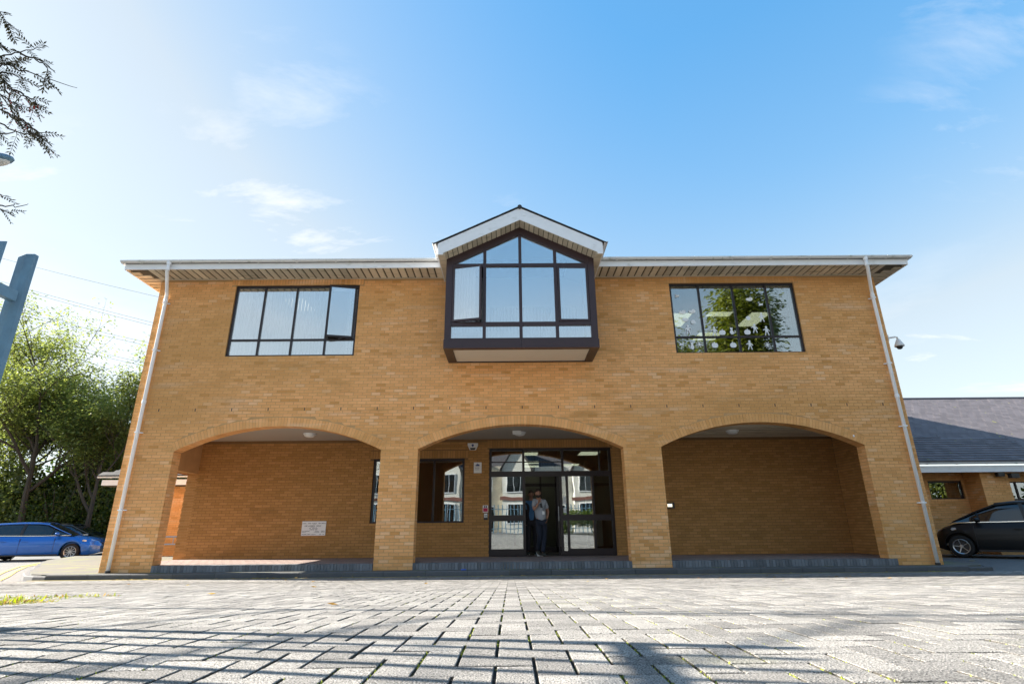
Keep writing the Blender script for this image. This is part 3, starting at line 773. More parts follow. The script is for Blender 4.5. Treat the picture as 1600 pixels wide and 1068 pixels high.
# paper cut-outs
def ell(cx, cz, rx, rz, n=12, a=0.): return [(cx+rx*cos(2*pi*k/n)*cos(a)-rz*sin(2*pi*k/n)*sin(a), cz+rx*cos(2*pi*k/n)*sin(a)+rz*sin(2*pi*k/n)*cos(a)) for k in range(n)]
def cutout(kind, x, z, label, s=1., flip=1):
    q = MB(); y0, y1 = .058, .061; i = [0]
    def P(poly):
        e = i[0]*.0004; i[0] += 1; q.prism([(a*s*flip, b*s) for a, b in poly], y0-e, y1+.002+e)
    def limb(a, b, w=.022):
        d = Vector((b[0]-a[0], b[1]-a[1])); n_ = Vector((-d.y, d.x)).normalized()*w/2; P([(a[0]-n_.x, a[1]-n_.y), (b[0]-n_.x, b[1]-n_.y), (b[0]+n_.x, b[1]+n_.y), (a[0]+n_.x, a[1]+n_.y)])
    if kind == 'figure':
        P(ell(0, .095, .028, .032)); P([(-.03, .06), (.03, .06), (.035, -.03), (-.035, -.03)]); limb((-.02, .05), (-.085, .02)); limb((.02, .05), (.075, -.01)); limb((-.02, -.03), (-.05, -.12)); limb((.02, -.03), (.045, -.12))
    elif kind == 'cloud': P(ell(-.04, 0, .05, .035)); P(ell(.03, .01, .055, .045)); P(ell(.0, -.02, .07, .03))
    elif kind == 'pumpkin': P(ell(-.03, 0, .05, .062)); P(ell(.03, 0, .05, .062)); P(ell(0, 0, .045, .066)); limb((0, .05), (.012, .09), .02)
    elif kind == 'cat':
        P(ell(0, -.04, .045, .06)); P(ell(0, .045, .032, .03)); P([(-.03, .06), (-.028, .1), (-.005, .07)]); P([(.03, .06), (.028, .1), (.005, .07)]); limb((.03, -.08), (.08, -.05), .016); limb((.08, -.05), (.085, .01), .016)
    elif kind == 'bird': P(ell(0, 0, .05, .022, a=.5)); P([(-.01, 0), (-.06, .06), (.03, .02)]); P([(0, 0), (.07, .045), (.05, -.02)])
    elif kind == 'spider':
        P(ell(0, 0, .028, .034))
        for k in range(8):
            a = pi/8+2*pi*k/8; limb((0, 0), (.085*cos(a), .085*sin(a)), .012)
    elif kind == 'disc': P(ell(0, 0, .06, .055))
    o = q.build(kind if kind in ('x',) else 'paper_cutout', 'paper'); o.location = (x, 0, z)
    tag(o, label, 'window sticker', 'white paper cut-outs in the upper right window')
CO = [('bird', 4.51, 6.70, 'white paper bird alone at the top of the first pane'), ('cloud', 4.61, 6.24, 'white paper cloud at the left edge over the lit panel'),
      ('cloud', 4.87, 6.26, 'white paper cloud right of another cloud in the first pane'), ('cloud', 4.66, 6.03, 'white paper cloud below the lit panel in the first pane'),
      ('disc', 4.86, 5.96, 'white paper disc beside the mullion in the first pane'), ('figure', 4.70, 5.75, 'white paper figure at the foot of the first tall pane'),
      ('figure', 5.39, 5.70, 'white paper figure left of the pumpkin in the second pane'), ('pumpkin', 5.59, 5.66, 'white paper pumpkin between figure and cat in the second pane'),
      ('cat', 5.84, 5.71, 'white paper cat sitting beside the pumpkin in the second pane'), ('cloud', 6.44, 6.60, 'white paper cloud high in the third pane before the trees'),
      ('bird', 6.71, 6.44, 'white paper bat flying high in the third pane'), ('disc', 6.33, 6.06, 'white paper disc over the lit panel of the third pane'),
      ('figure', 6.69, 6.08, 'white paper figure standing on the lit panel of the third pane'), ('figure', 6.46, 5.77, 'white paper figure right of the pumpkin in the third pane'),
      ('pumpkin', 6.25, 5.665, 'white paper pumpkin at the foot of the third tall pane'), ('figure', 6.76, 5.70, 'white paper figure beside the last mullion, lower end of third pane'),
      ('bird', 4.47, 5.34, 'white paper bird low in the first small pane'), ('cat', 4.76, 5.31, 'white paper cat in the first small bottom pane'),
      ('spider', 4.95, 5.34, 'white paper spider in the first small bottom pane'), ('pumpkin', 5.35, 5.31, 'white paper pumpkin left in the second small bottom pane'),
      ('pumpkin', 5.83, 5.31, 'white paper pumpkin right in the second small bottom pane'), ('figure', 6.26, 5.31, 'white paper figure in the third small bottom pane'),
      ('spider', 6.72, 5.31, 'white paper spider in the third small bottom pane')]
for (k_, x, z, lb) in CO: cutout(k_, x, z, lb, flip=random.choice((1, -1)), s=1.05)

# ------------------------------------------------------------------ bay window
BYF = -1.17; bx0, bx1 = -1.53, 2.12
bay = bpy.data.objects.new('bay_window', None); COL.objects.link(bay); bay.parent = bld
slope = .49
def zs(x, top=8.12): return top-slope*abs(x-bay_c)
def bpart(q, name, mt, **k): return q.build(name, mt, bay, **k)
F = BYF
bpart(MB().box(bx0-.012, bay_c-.002, F-.03, F+.09, 4.87, 5.085).box(bay_c+.002, bx1+.012, F-.03, F+.09, 4.87, 5.085), 'sill_panel', 'brown_frame')
bpart(MB().box(bx0-.012, bx0+.10, F+.09, 0, 4.87, 5.085).box(bx1-.10, bx1+.012, F+.09, 0, 4.87, 5.085).box(bx0+.10, bx1-.10, F+.06, F+.13, 4.872, 4.90).box(bx0+.10, bx0+.20, F+.13, -.0, 4.872, 4.90).box(bx1-.20, bx1-.10, F+.13, 0, 4.872, 4.90), 'base_frame', 'black_frame')
bpart(MB().box(bx0+.20, bx1-.20, F+.13, -.02, 4.895, 4.93), 'underside_panel', 'bay_soffit')
bpart(MB().box(bx0+.2, bx1-.2, -.03, -.002, 4.872, 4.90), 'underside_trim', 'black_frame')
for (a, b) in ((bx0, bx0+.155), (bx1-.155, bx1)):
    za, zb_ = zs(a), zs(b)
    bpart(MB().prism([(a, 5.085), (b, 5.085), (b, zb_), (a, za)], F-.01, F+.12), 'corner_post', 'brown_frame')
# side cheeks
for (a, b) in ((bx0+.005, bx0+.07), (bx1-.07, bx1-.005)): bpart(MB().box(a, b, F+.12, 0, 5.085, 7.27), 'side_cheek', 'brown_frame')
gx0, gx1 = bx0+.155, bx1-.155; ms = [-.585, .293, 1.16]
gtop = lambda x: 7.90-.50*abs(x-bay_c)
# raking head frame
q = MB()
q.prism([(gx0, gtop(gx0)), (bay_c, gtop(bay_c)), (bay_c, zs(bay_c)), (gx0, zs(gx0))], F, F+.1); q.prism([(bay_c, gtop(bay_c)), (gx1, gtop(gx1)), (gx1, zs(gx1)), (bay_c, zs(bay_c))], F, F+.1)
bpart(q, 'raking_head', 'brown_frame')
for m_ in ms: bpart(MB().prism([(m_-.038, 5.085), (m_+.038, 5.085), (m_+.038, gtop(m_+.038)-.0), (m_-.038, gtop(m_-.038))], F+.004, F+.096), 'mullion', 'brown_frame')
ce = [gx0]+ms+[gx1]
for i in range(4):
    a = ce[i]+(.038 if i else 0); b = ce[i+1]-(.038 if i < 3 else 0)
    bpart(MB().box(a, b, F+.006, F+.094, 5.085, 5.13), 'transom', 'brown_frame')
    bpart(MB().box(a, b, F+.006, F+.094, 5.44, 5.535), 'transom', 'brown_frame')
    bpart(MB().box(a, b, F+.006, F+.094, 7.005, 7.085), 'transom', 'brown_frame')
    MB().box(a, b, F+.045, F+.053, 5.13, 5.44).build('pane', 'glass_upper', bay)
    if i in (1, 2): MB().box(a, b, F+.045, F+.053, 5.535, 7.005).build('pane', 'glass_upper', bay)
    MB().prism([(a, 7.085), (b, 7.085), (b, gtop(b)), (a, gtop(a))], F+.045, F+.053).build('pane', 'glass_upper', bay)
def bay_sash(hx, w, ang, left):
    o = sash(hx, w, 5.54, 7.0, F+.02, ang, bay, left, 'brown_frame'); 
    for c in list(o.children): c.parent = bay
    return o
bay_sash(gx0+.01, ms[0]-.038-gx0-.02, radians(13), True)
bay_sash(gx1-.01, gx1-ms[2]-.038-.02, radians(1.5), False)
# gable roof of the bay
RF = -1.52; ov0, ov1 = -1.76, 2.35
def zt(x): return 8.43-slope*abs(x-bay_c)
q = MB()      # bargeboards with flat feet
for s_, xe in ((-1, ov0+.06), (1, ov1-.06)):
    q.prism([(bay_c, zt(bay_c)), (bay_c, zt(bay_c)-.335), (xe-s_*.12, zt(xe-s_*.12)-.325), (xe-s_*.12, 7.145), (xe, 7.145), (xe, zt(xe))], RF-.02, RF)
bpart(q, 'bargeboard', 'white_paint')
for s_ in (-1, 1):
    n = 16; L = abs(ov1-bay_c)-.16
    for k in range(n):
        xa = bay_c+s_*(k*L/n+.006); xb = bay_c+s_*((k+1)*L/n-.012)
        q = MB(); zo = 8.12-.02
        q.add([(xa, RF, zo-slope*abs(xa-bay_c)), (xb, RF, zo-slope*abs(xb-bay_c)), (xb, F, zo-slope*abs(xb-bay_c)), (xa, F, zo-slope*abs(xa-bay_c)),
               (xa, RF, zo+.02-slope*abs(xa-bay_c)), (xb, RF, zo+.02-slope*abs(xb-bay_c)), (xb, F, zo+.02-slope*abs(xb-bay_c)), (xa, F, zo+.02-slope*abs(xa-bay_c))],
              [(0, 3, 2, 1), (4, 5, 6, 7), (0, 1, 5, 4), (1, 2, 6, 5), (2, 3, 7, 6), (3, 0, 4, 7)], rnd())
        bpart(q, 'soffit_board', 'soffit_paint')
bpart(MB().prism([(ov0+.05, zt(ov0)-.24), (bay_c, zt(bay_c)-.26), (ov1-.05, zt(ov1)-.24), (ov1-.05, zt(ov1)-.06), (bay_c, zt(bay_c)-.02), (ov0+.05, zt(ov0)-.06)], RF+.002, 2.5), 'soffit_back', 'soffit_dark')
for s_, xe, xc in ((-1, ov0+.06, bx0), (1, ov1-.06, bx1)):     # boxed eaves at both sides
    a, b = sorted((xe, xc))
    bpart(MB().box(a, b, RF, -.0, 7.15, 7.17), 'side_soffit', 'soffit_paint')
    a, b = sorted((xe, xe+s_*.02)); bpart(MB().box(a, b, RF-.0, 0, 7.15, 7.45), 'side_fascia', 'white_paint')
for xg in (ov0-.045, ov1+.045):
    o = gutter_piece('gutter', (xg, 0, 7.47), (xg, RF-.03, 7.47), r=.05, parent=bay)
    for c in list(o.children): c.parent = bay
q = MB()      # roof tiles over the bay
for s_ in (-1, 1):
    L = sqrt(1+slope**2)
    for r in range(11):
        d0 = r*.21
        for c in range(17):
            xm = bay_c+s_*(d0+.11); y = RF-.05+c*.235
            ux = Vector((s_/L, 0, -slope/L)); nn = Vector((s_*slope/L, 0, 1/L))
            if abs(xm-bay_c) < 2.15: q.obox(Vector((xm, y+.115, zt(xm)+.03))+nn*(.004+ru(0, .004)), ux, (0, 1, 0), nn, .135, .114, .008, rnd())
bpart(q, 'roof_tile', 'tile', kind='stuff')
q = MB(); q.tube([(bay_c, RF-.06, zt(bay_c)+.02), (bay_c, 2.6, zt(bay_c)+.02)], .055, 8); bpart(q, 'ridge_tile', 'tile')
# bay interior
q = MB()
q.box(bx0+.08, bx0+.1, F+.13, .6, 5.1, 7.3).box(bx1-.1, bx1-.08, F+.13, .6, 5.1, 7.3)
q.prism([(bx0+.1, 7.2), (bay_c, 8.02), (bx1-.1, 7.2), (bx1-.1, 7.26), (bay_c, 8.09), (bx0+.1, 7.26)], F+.11, .6)
q.box(bx0+.1, bx1-.1, F+.12, .6, 5.06, 5.09)
q.prism([(bx0+.1, 6.55), (bx1-.1, 6.55), (bx1-.1, 7.2), (bay_c, 8.02), (bx0+.1, 7.2)], .35, .4)
q.box(bx0+.1, bx0+.28, .3, .38, 5.1, 6.6).box(bx1-.28, bx1-.1, .3, .38, 5.1, 6.6)
bpart(q, 'inner_lining', 'room_wall')
room(-1.7, 2.3, .42, 3.5, 4.9, 7.0, 'room_wall', 'inner_room')
blinds(-1.2, 1.82, 5.1, 6.50, .27, 'white vertical blind across the back of the gabled bay window', ang=.3, holes=[(-1.1, -.9)])
q = MB()
for k in range(22):
    x = -1.30+k*.022; q.obox((x, F+.22+.02*sin(k*1.9), 6.2), (1, .5*cos(k*1.9), 0), (0, 1, 0), (0, 0, 1), .012, .002, .85, rnd())
tag(q.build('curtain', 'blind'), 'white net curtain hanging at the left of the gabled bay', 'curtain')

# ------------------------------------------------------------------ drainpipes
def drainpipe(xt, xb, s_):
    r = .042; pts = [(xt, EY-.09, GZ-.05), (xt, EY-.09, GZ-.22)]
    pts += [(xt+s_*.02, EY-.07, GZ-.30), (xb-s_*.02, -.12, 6.78), (xb, -.085, 6.66), (xb, -.085, .03)]
    o = MB().tube(pts, r, 12).build('drainpipe', 'pipe_plastic', bld, smooth=True)
    for z, rr, h in ((GZ-.07, .055, .10), (GZ-.25, .05, .05), (6.62, .052, .10), (3.9, .051, .09)):
        x = xt if z > 7 else xb; y = EY-.09 if z > 7 else -.085
        MB().lathe([(rr-.008, -h/2), (rr, -h/2+.01), (rr, h/2-.01), (rr-.008, h/2)], (x, y, z), n=14).build('pipe_collar', 'pipe_plastic', o, smooth=False)
    for z in (6.55, 5.25, 3.15, 1.35) if s_ < 0 else (6.55, 4.75, 3.15, 1.35):
        MB().box(xb-.052, xb+.052, -.13, -.035, z-.014, z+.014).box(xb-.09 if s_ > 0 else xb-.05, xb+.05 if s_ > 0 else xb+.09, -.04, -.004, z-.012, z+.012).build('pipe_bracket', 'pipe_plastic', o)
    MB().lathe([(.044, 0), (.055, 0), (.055, .05), (.044, .05)], (xb, -.085, .0), n=12).build('pipe_shoe', 'black_plastic', o)
drainpipe(-8.72, -9.03, -1)
drainpipe(9.25, 9.66, 1)

# ------------------------------------------------------------------ ground floor window and entrance
window(GW[0], GW[1], GW[2], GW[3], BY+.05, [-3.06, -2.20], [], 'black_frame', mt='glass_mirrorish', fw_=.065, mul=.06)
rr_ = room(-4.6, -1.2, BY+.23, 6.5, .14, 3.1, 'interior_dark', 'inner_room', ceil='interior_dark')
blinds(-3.9, -1.36, 1.08, 2.72, BY+.3, 'dark grey vertical blind behind the ground floor window', mt='black_plastic', ang=.3)
ent = bpy.data.objects.new('entrance', None); COL.objects.link(ent); ent.parent = bld
EF = BY+.05; D1 = EF+.08
def ebar(x0, x1, z0, z1, y0=EF, y1=D1, nm='frame_bar'): MB().box(x0, x1, y0, y1, z0, z1).build(nm, 'black_frame', ent)
def epane(x0, x1, z0, z1, y=EF+.04, nm='pane', mt='glass_mirrorish'): MB().box(x0, x1, y-.005, y+.005, z0, z1).build(nm, mt, ent)
ebar(-.60, -.53, .14, 3.09); ebar(2.88, 2.96, .14, 3.09); ebar(-.53, 2.88, 3.02, 3.09)
ebar(-.53, 2.88, 2.28, 2.43)
ebar(.36, .43, 2.43, 3.02, EF+.003, D1-.003); ebar(1.50, 1.57, 2.43, 3.02, EF+.003, D1-.003); ebar(2.60, 2.64, 2.43, 3.02, EF+.003, D1-.003)
ebar(-.53, .36, 2.68, 2.71, EF+.02, D1-.02); ebar(.43, 1.50, 2.68, 2.71, EF+.02, D1-.02)
for a, b in ((-.53, .36), (.43, 1.50)): epane(a, b, 2.43, 2.68); epane(a, b, 2.71, 3.02)
epane(1.57, 2.60, 2.43, 3.02); epane(2.64, 2.88, 2.43, 3.02)
ebar(.36, .44, .14, 2.28, EF+.003, D1-.003)
ebar(-.53, .36, 1.06, 1.22); ebar(-.53, .36, .14, .32); epane(-.53, .36, .32, 1.06); epane(-.53, .36, 1.22, 2.28)
# narrow light + sliding leaf + right sidelight
ebar(1.42, 1.50, .14, 2.28, EF+.003, D1-.003); ebar(1.61, 1.68, .14, 2.28, EF+.003, D1-.003)
ebar(1.50, 1.61, 1.06, 1.22); ebar(1.50, 1.61, .14, .26); epane(1.50, 1.61, .26, 1.06); epane(1.50, 1.61, 1.22, 2.28)
ebar(1.68, 2.88, 1.06, 1.22); ebar(1.68, 2.88, .14, .32); epane(1.68, 2.36, .32, 1.06); epane(1.68, 2.36, 1.22, 2.28)
ebar(2.36, 2.42, .32, 1.06, EF+.01, D1-.01); ebar(2.36, 2.42, 1.22, 2.28, EF+.01, D1-.01); epane(2.42, 2.88, .32, 1.06, mt='glass'); epane(2.42, 2.88, 1.22, 2.28, mt='glass')
# open leaf standing inside
ebar(1.36, 1.41, .16, 2.26, EF+.10, EF+.14, 'door_leaf'); ebar(.44, 1.42, .14, .152, EF-.02, EF+.2, 'threshold')
MB().tube([(1.385, EF+.07, 1.05), (1.385, EF+.07, 1.45)], .012, 8).build('door_handle', 'steel', ent)
# lobby
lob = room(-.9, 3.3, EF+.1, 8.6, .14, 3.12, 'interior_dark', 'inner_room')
q = MB()
for x in (.15, 1.0, 1.5, 2.5): q.box(x-.03, x+.03, 5.1, 5.16, .14, 3.1)
q.box(-.9, 3.3, 5.1, 5.16, 2.15, 2.25).box(-.9, 3.3, 5.1, 5.16, .14, .3).box(-.9, 1.0, 5.1, 5.16, .9, .96)
q.build('inner_screen', 'black_frame', ent)
q = MB().box(1.7, 3.2, 6.6, 7.2, .14, 1.2).box(1.65, 3.25, 6.5, 7.3, 1.2, 1.25); tag(q.build('reception_desk', 'interior_wall'), 'grey reception desk inside the lobby behind the glass doors', 'desk')
for (x, y, lx, ly, lb) in ((.68, 4.3, .42, .7, 'lit ceiling panel nearest the entrance doors'), (2.53, 4.3, .6, .8, 'lit ceiling panel at the right of the lobby'), (.8, 6.7, .6, .7, 'lit ceiling panel deep in the lobby'), (.85, 8.0, .6, .6, 'lit ceiling panel at the far end of the lobby'), (2.3, 7.6, .6, .6, 'lit ceiling panel over the reception desk')):
    panel_light(x, y, 3.12, lx, ly, 'lamp_panel', lb, lg)
# notices on the glass
def notice(x0, x1, z0, z1, y, col, label, lines=0, blocks=(), nm='notice'):
    t = thing(nm, label, 'notice', ((x0+x1)/2, y, (z0+z1)/2))
    w, h = (x1-x0)/2, (z1-z0)/2
    MB().box(-w, w, -.004, .004, -h, h).build('sheet', col, t)
    for (a, b, c, d, cm_) in blocks: MB().box(-w+a*2*w, -w+b*2*w, -.0055, -.0042, -h+c*2*h, -h+d*2*h).build('print', cm_, t)
    if lines:
        q = MB()
        for k in range(lines): q.box(-w*.75, w*ru(.3, .75), -.0055, -.0042, h*.45-k*h*1.1/lines, h*.45-k*h*1.1/lines+h*.05)
        q.build('print_lines', 'ink', t)
    return t
notice(1.52, 1.60, 1.52, 1.72, EF+.03, 'paper', 'white notice taped in the narrow glass strip by the door', 4)
notice(1.52, 1.60, 1.27, 1.40, EF+.03, 'paper', 'pale notice below the white one in the narrow glass strip', 3)
notice(2.16, 2.34, 1.40, 1.64, EF+.05, 'paper', 'white sheet taped inside the right hand side light', 5)
notice(-1.045, -.818, 2.386, 2.69, BY-.006, 'sign_white', 'white wall plate with a dark blue peak emblem above small print', 4, nm='wall_plate')
pl = bpy.data.objects['wall_plate']
MB().prism([(-.06, .05), (.06, .05), (.03, .11), (.005, .075), (-.01, .13)], -.006, -.0042).build('emblem', 'sign_blue', pl)
notice(-.775, -.625, 1.30, 1.49, BY-.006, 'sign_white', 'white and crimson warning sign above the entry keypad', 0, ((.08, .92, .1, .62, 'sign_red'), (.2, .45, .68, .92, 'ink'), (.55, .8, .68, .92, 'ink')), nm='warning_sign')
t = thing('entry_keypad', 'pale entry keypad with dark surround beside the glass doors', 'keypad', (-.69, BY, 1.19))
MB().box(-.055, .055, -.03, 0, -.09, .09).build('case', 'black_plastic', t); MB().box(-.045, .045, -.034, -.03, -.03, .08).build('face_plate', 'sign_white', t)
q = MB(); [q.box(-.03+c*.024, -.014+c*.024, -.037, -.034, -.02+r*.025, -.002+r*.025) for c in range(3) for r in range(3)]; q.build('keys', 'dark_grey_plastic', t)
# alarm box
t = thing('alarm_box', 'white burglar alarm box with dark base above the wall plate', 'alarm', (-1.08, BY, 3.14))
MB().prism([(-.15, .10), (.15, .10), (.15, .03), (.09, -.10), (-.09, -.10), (-.15, .03)], -.07, 0).build('cover', 'sign_white', t)
MB().prism([(-.085, -.04), (.085, -.04), (.06, -.095), (-.06, -.095)], -.075, -.0705).build('lamp_window', 'black_plastic', t)
MB().prism(ell(0, .035, .035, .032), -.074, -.0705).prism([(-.012, -.01), (.012, -.01), (.02, .02), (-.02, .02)], -.0755, -.0742).build('logo', 'sign_blue', t)
# foundation plaque with lettering
t = thing('foundation_plaque', 'pale stone plaque with rows of dark lettering on the left porch wall', 'plaque', (-5.50, BY, .915))
MB().box(-.335, .335, -.022, .0, -.19, .19).build('slab', 'sign_white', t)
def word_row(spans, z, h, mt='ink'):
    """a row of engraved words too small to read: strokes of letter size between x0 and x1"""
    q = MB()
    for (x0, x1) in spans:
        x = x0
        while x < x1-.006:
            w = h*ru(.55, .75); k = random.randrange(4)
            q.box(x, x+h*.16, -.0235, -.0222, z, z+h)
            if k in (0, 1): q.box(x+h*.17, x+w-h*.12, -.0235, -.0222, z+h*(.82 if k else .42), z+h*(1. if k else .58))
            if k in (1, 2): q.box(x+h*.17, x+w-h*.12, -.0235, -.0222, z, z+h*.16)
            if k == 3: q.box(x+w-h*.28, x+w-h*.12, -.0235, -.0222, z, z+h)
            x += w
    q.build('lettering', mt, t)
word_row([(-.325, -.20), (-.175, -.085), (-.055, .085), (.12, .325)], .122, .026)
word_row([(-.02, .045)], .098, .014)
word_row([(-.26, -.18), (-.165, .03), (.075, .21)], .052, .030)
word_row([(-.09, .035), (.06, .09)], .028, .014)
word_row([(-.12, -.06), (-.035, .04), (.055, .11)], -.008, .022)
word_row([(-.105, .02), (.04, .095)], -.042, .024)
word_row([(-.315, -.11), (.045, .135), (.215, .315)], -.078, .018); word_row([(-.315, -.20), (.02, .17), (.215, .315)], -.104, .018)
word_row([(-.315, -.17), (-.155, -.07), (-.04, .07), (.18, .23), (.265, .30)], -.165, .020)
# porch ceiling lights
for (x, y, lb) in ((-5.45, 1.55, 'round white bulkhead light on the left porch ceiling'), (6.08, 1.5, 'round bulkhead light on the right porch ceiling')):
    t = thing('porch_light', lb, 'light fitting', (x, y, 3.335 if x > 0 else 3.36), 0, 'porch ceiling lights')
    MB().lathe([(0, 0), (.17, 0), (.17, -.03), (.15, -.035)], n=24).build('base', 'white_paint', t)
    MB().lathe([(.15, -.03), (.145, -.06), (.11, -.09), (.05, -.105), (0, -.108)], n=24).build('diffuser', 'opal', t, smooth=True)
t = thing('porch_light', 'grey bulkhead light with a small square lamp on the central porch ceiling', 'light fitting', (.28, 1.6, 3.36), 0, 'porch ceiling lights')
MB().lathe([(0, 0), (.17, 0), (.17, -.03), (.15, -.035)], n=24).build('base', 'white_paint', t)
MB().lathe([(.15, -.03), (.145, -.06), (.11, -.09), (.05, -.105), (0, -.108)], n=24).build('diffuser', 'opal', t, smooth=True)
MB().box(-.20, .03, -.32, -.18, -.10, -.01).build('sensor_box', 'opal', t)
t = thing('emergency_light', 'small dark lamp on the back wall just right of the third pier', 'light fitting', (4.60, BY, 1.44))
MB().box(-.16, .05, -.09, 0, -.08, .08).build('case', 'black_plastic', t); MB().box(-.15, -.02, -.098, -.09, -.04, .04).build('lens', 'lamp_panel', t)
# right flank security camera
t = thing('security_camera', 'white dome camera on an arm beside the right drainpipe', 'camera', (XR, .25, 5.50))
MB().box(0, .14, -.09, .09, -.06, .10).build('junction_box', 'sign_white', t)
MB().tube([(.14, 0, .03), (.36, -.02, .06), (.41, -.02, .05), (.42, -.02, -.03)], .022, 8).build('arm', 'sign_white', t, smooth=True)
MB().lathe([(.03, .0), (.05, -.03), (.11, -.16), (.115, -.20), (.0, -.20)], (.42, -.02, -.0), n=20).build('housing', 'sign_white', t)
MB().lathe([(.075, -.20), (.07, -.24), (.045, -.27), (.0, -.285)], (.42, -.02, 0), n=18).build('dome', 'black_plastic', t, smooth=True)

# ------------------------------------------------------------------ annexes
def tiled_roof(par, x0, x1, ye, ze, yr, zr, cap=300, tw=.30, tg=.21, mt='slate', under='soffit_dark', xr0=None, xr1=None):
    """pitched roof plane from the eave (ye,ze) up to the ridge (yr,zr), tiles as parts up to cap"""
    d = Vector((0, yr-ye, zr-ze)); L = d.length; d.normalize(); nn = Vector((0, -d.z, d.y))
    xr0 = x0 if xr0 is None else xr0; xr1 = x1 if xr1 is None else xr1
    MB().add([(x0, ye, ze-.03), (x1, ye, ze-.03), (xr1, yr, zr-.03), (xr0, yr, zr-.03)], [(0, 1, 2, 3)])
    q = MB(); q.add([(x0, ye, ze-.03), (x1, ye, ze-.03), (xr1, yr, zr-.03), (xr0, yr, zr-.03)], [(0, 1, 2, 3)]); q.build('roof_deck', under, par)
    ms_ = []
    for k in range(6):
        p = MB(); p.obox((0, 0, 0), (1, 0, 0), d, nn, tw/2-.004, tg*.62, .024, k/5); ms_.append(p.mesh('roof_tile', mt))
    st = MB(); c = 0; rows = int(L/tg); rel = -.11
    for r in range(rows):
        s_ = (r+.5)*tg; f_ = s_/L; xa = x0+(xr0-x0)*f_; xb = x1+(xr1-x1)*f_
        x = xa+(tw/2 if r % 2 else 0)
        while x < xb:
            P = Vector((x, ye, ze))+d*s_+nn*(.012+ru(0, .004)); 
            if c < cap and x < xa+7.5: o = link('roof_tile', random.choice(ms_), par, P); o.rotation_euler = (rel, 0, 0); c += 1
            else:
                dd = (d+nn*.11).normalized(); n2 = Vector((0, -dd.z, dd.y)); st.obox(P, (1, 0, 0), dd, n2, tw/2-.004, tg*.62, .024, rnd())
            x += tw
    st.build('roof_tiling', mt, par, kind='stuff')
# right annex
ra = thing('brick_annex', 'low brick annex with slate roof behind the black hatchback', 'building')
AY = 5.2; ax0, ax1 = 9.87, 26.
q = MB()
wins = [(13.85, 14.98, 1.62, 2.22), (16.1, 17.5, 1.58, 2.2), (17.56, 19.5, 1.58, 2.2)]
bricks(q, lambda u, w, z: (u, AY+w, z), 11.0, ax1, -.15, 2.6, wins)
bricks(q, lambda u, w, z: (u, 4.5+w, z), 15.05, 15.95, -.15, 2.6); bricks(q, lambda u, w, z: (15.05+w, AY-u, z), .02, .68, -.15, 2.6)
q.build('brickwork', 'brick', ra, kind='stuff')
q = MB()
xe = 11.0
for w_ in wins: q.box(xe, w_[0], AY+.01, AY+.25, -.3, 2.6); q.box(w_[0], w_[1], AY+.01, AY+.25, -.3, w_[2]); q.box(w_[0], w_[1], AY+.01, AY+.25, w_[3], 2.6); xe = w_[1]
q.box(xe, ax1, AY+.01, AY+.25, -.3, 2.6); q.box(15.06, 15.95, 4.51, AY, -.3, 2.6)
q.build('wall', 'mortar', ra)
for w_ in wins:
    window(w_[0], w_[1], w_[2], w_[3], AY+.05, [(w_[0]+w_[1])/2] if w_[1]-w_[0] > 1.2 else [], [], 'black_frame', ra, mt='glass_mirrorish')
blinds(13.88, 14.95, 1.64, 2.16, AY+.3, 'dim vertical blind in the annex window left of the brick pier', ang=.5, mt='blind_dim')
blinds(16.15, 19.45, 1.6, 2.15, AY+.3, 'dim vertical blind in the annex window right of the brick pier', ang=.5, mt='blind_dim')
MB().box(11, ax1, AY+.5, AY+.55, 0, 2.6).build('inner_wall', 'interior_dark', ra)
MB().box(9.9, ax1, 4.32, AY, 2.50, 2.53).build('soffit', 'soffit_dark', ra)
MB().box(9.9, ax1, 4.30, 4.32, 2.42, 2.62).build('fascia', 'white_paint', ra)
o = gutter_piece('gutter', (9.9, 4.23, 2.72), (ax1, 4.23, 2.72), parent=ra, brk=.95)
tiled_roof(ra, 9.9, ax1, 4.22, 2.74, 9.5, 5.90, tw=.27, tg=.19)
MB().tube([(9.9, 9.5, 5.93), (23, 9.5, 5.93)], .08, 8).build('ridge_tile', 'slate', ra)
MB().add([(9.9, 9.5, 5.88), (ax1, 9.5, 5.88), (ax1, 15, 2.6), (9.9, 15, 2.6)], [(0, 1, 2, 3)])
t = thing('floodlight', 'small black floodlight under the annex eaves by the brick pier', 'light fitting', (15.75, 4.48, 2.28))
MB().tube([(0, 0, .05), (0, -.12, .1), (.05, -.22, .06)], .015, 6).build('arm', 'black_plastic', t); MB().box(.0, .26, -.34, -.20, -.06, .08).build('head', 'black_plastic', t); MB().box(-.28, -.08, -.2, -.08, .0, .12).build('second_head', 'black_plastic', t)
# left annex
la = thing('brick_annex', 'low brick annex with white fascia behind the left end of the porch', 'building')
q = MB(); bricks(q, lambda u, w, z: (u, 8.6+w, z), -14.9, -9.32, -.1, 2.6); q.build('brickwork', 'brick', la, kind='stuff')
MB().box(-14.9, -9.32, 8.61, 8.9, -.4, 2.6).build('wall', 'mortar', la); MB().box(-14.9, -14.6, 8.9, 20, -.4, 2.6).build('wall', 'brick_far', la)
MB().box(-15.5, -9.95, 8.02, 8.6, 2.52, 2.55).build('soffit', 'soffit_dark', la)
MB().box(-15.5, -9.32, 8.0, 8.02, 2.54, 2.74).box(-15.52, -15.5, 8.0, 20, 2.54, 2.74).build('fascia', 'white_paint', la)
gutter_piece('gutter', (-15.65, 7.93, 2.86), (-9.4, 7.93, 2.86), parent=la)
tiled_roof(la, -15.6, -9.4, 7.92, 2.90, 12, 4.7, cap=0, tw=.3, tg=.22, mt='tile', xr0=-11.5)
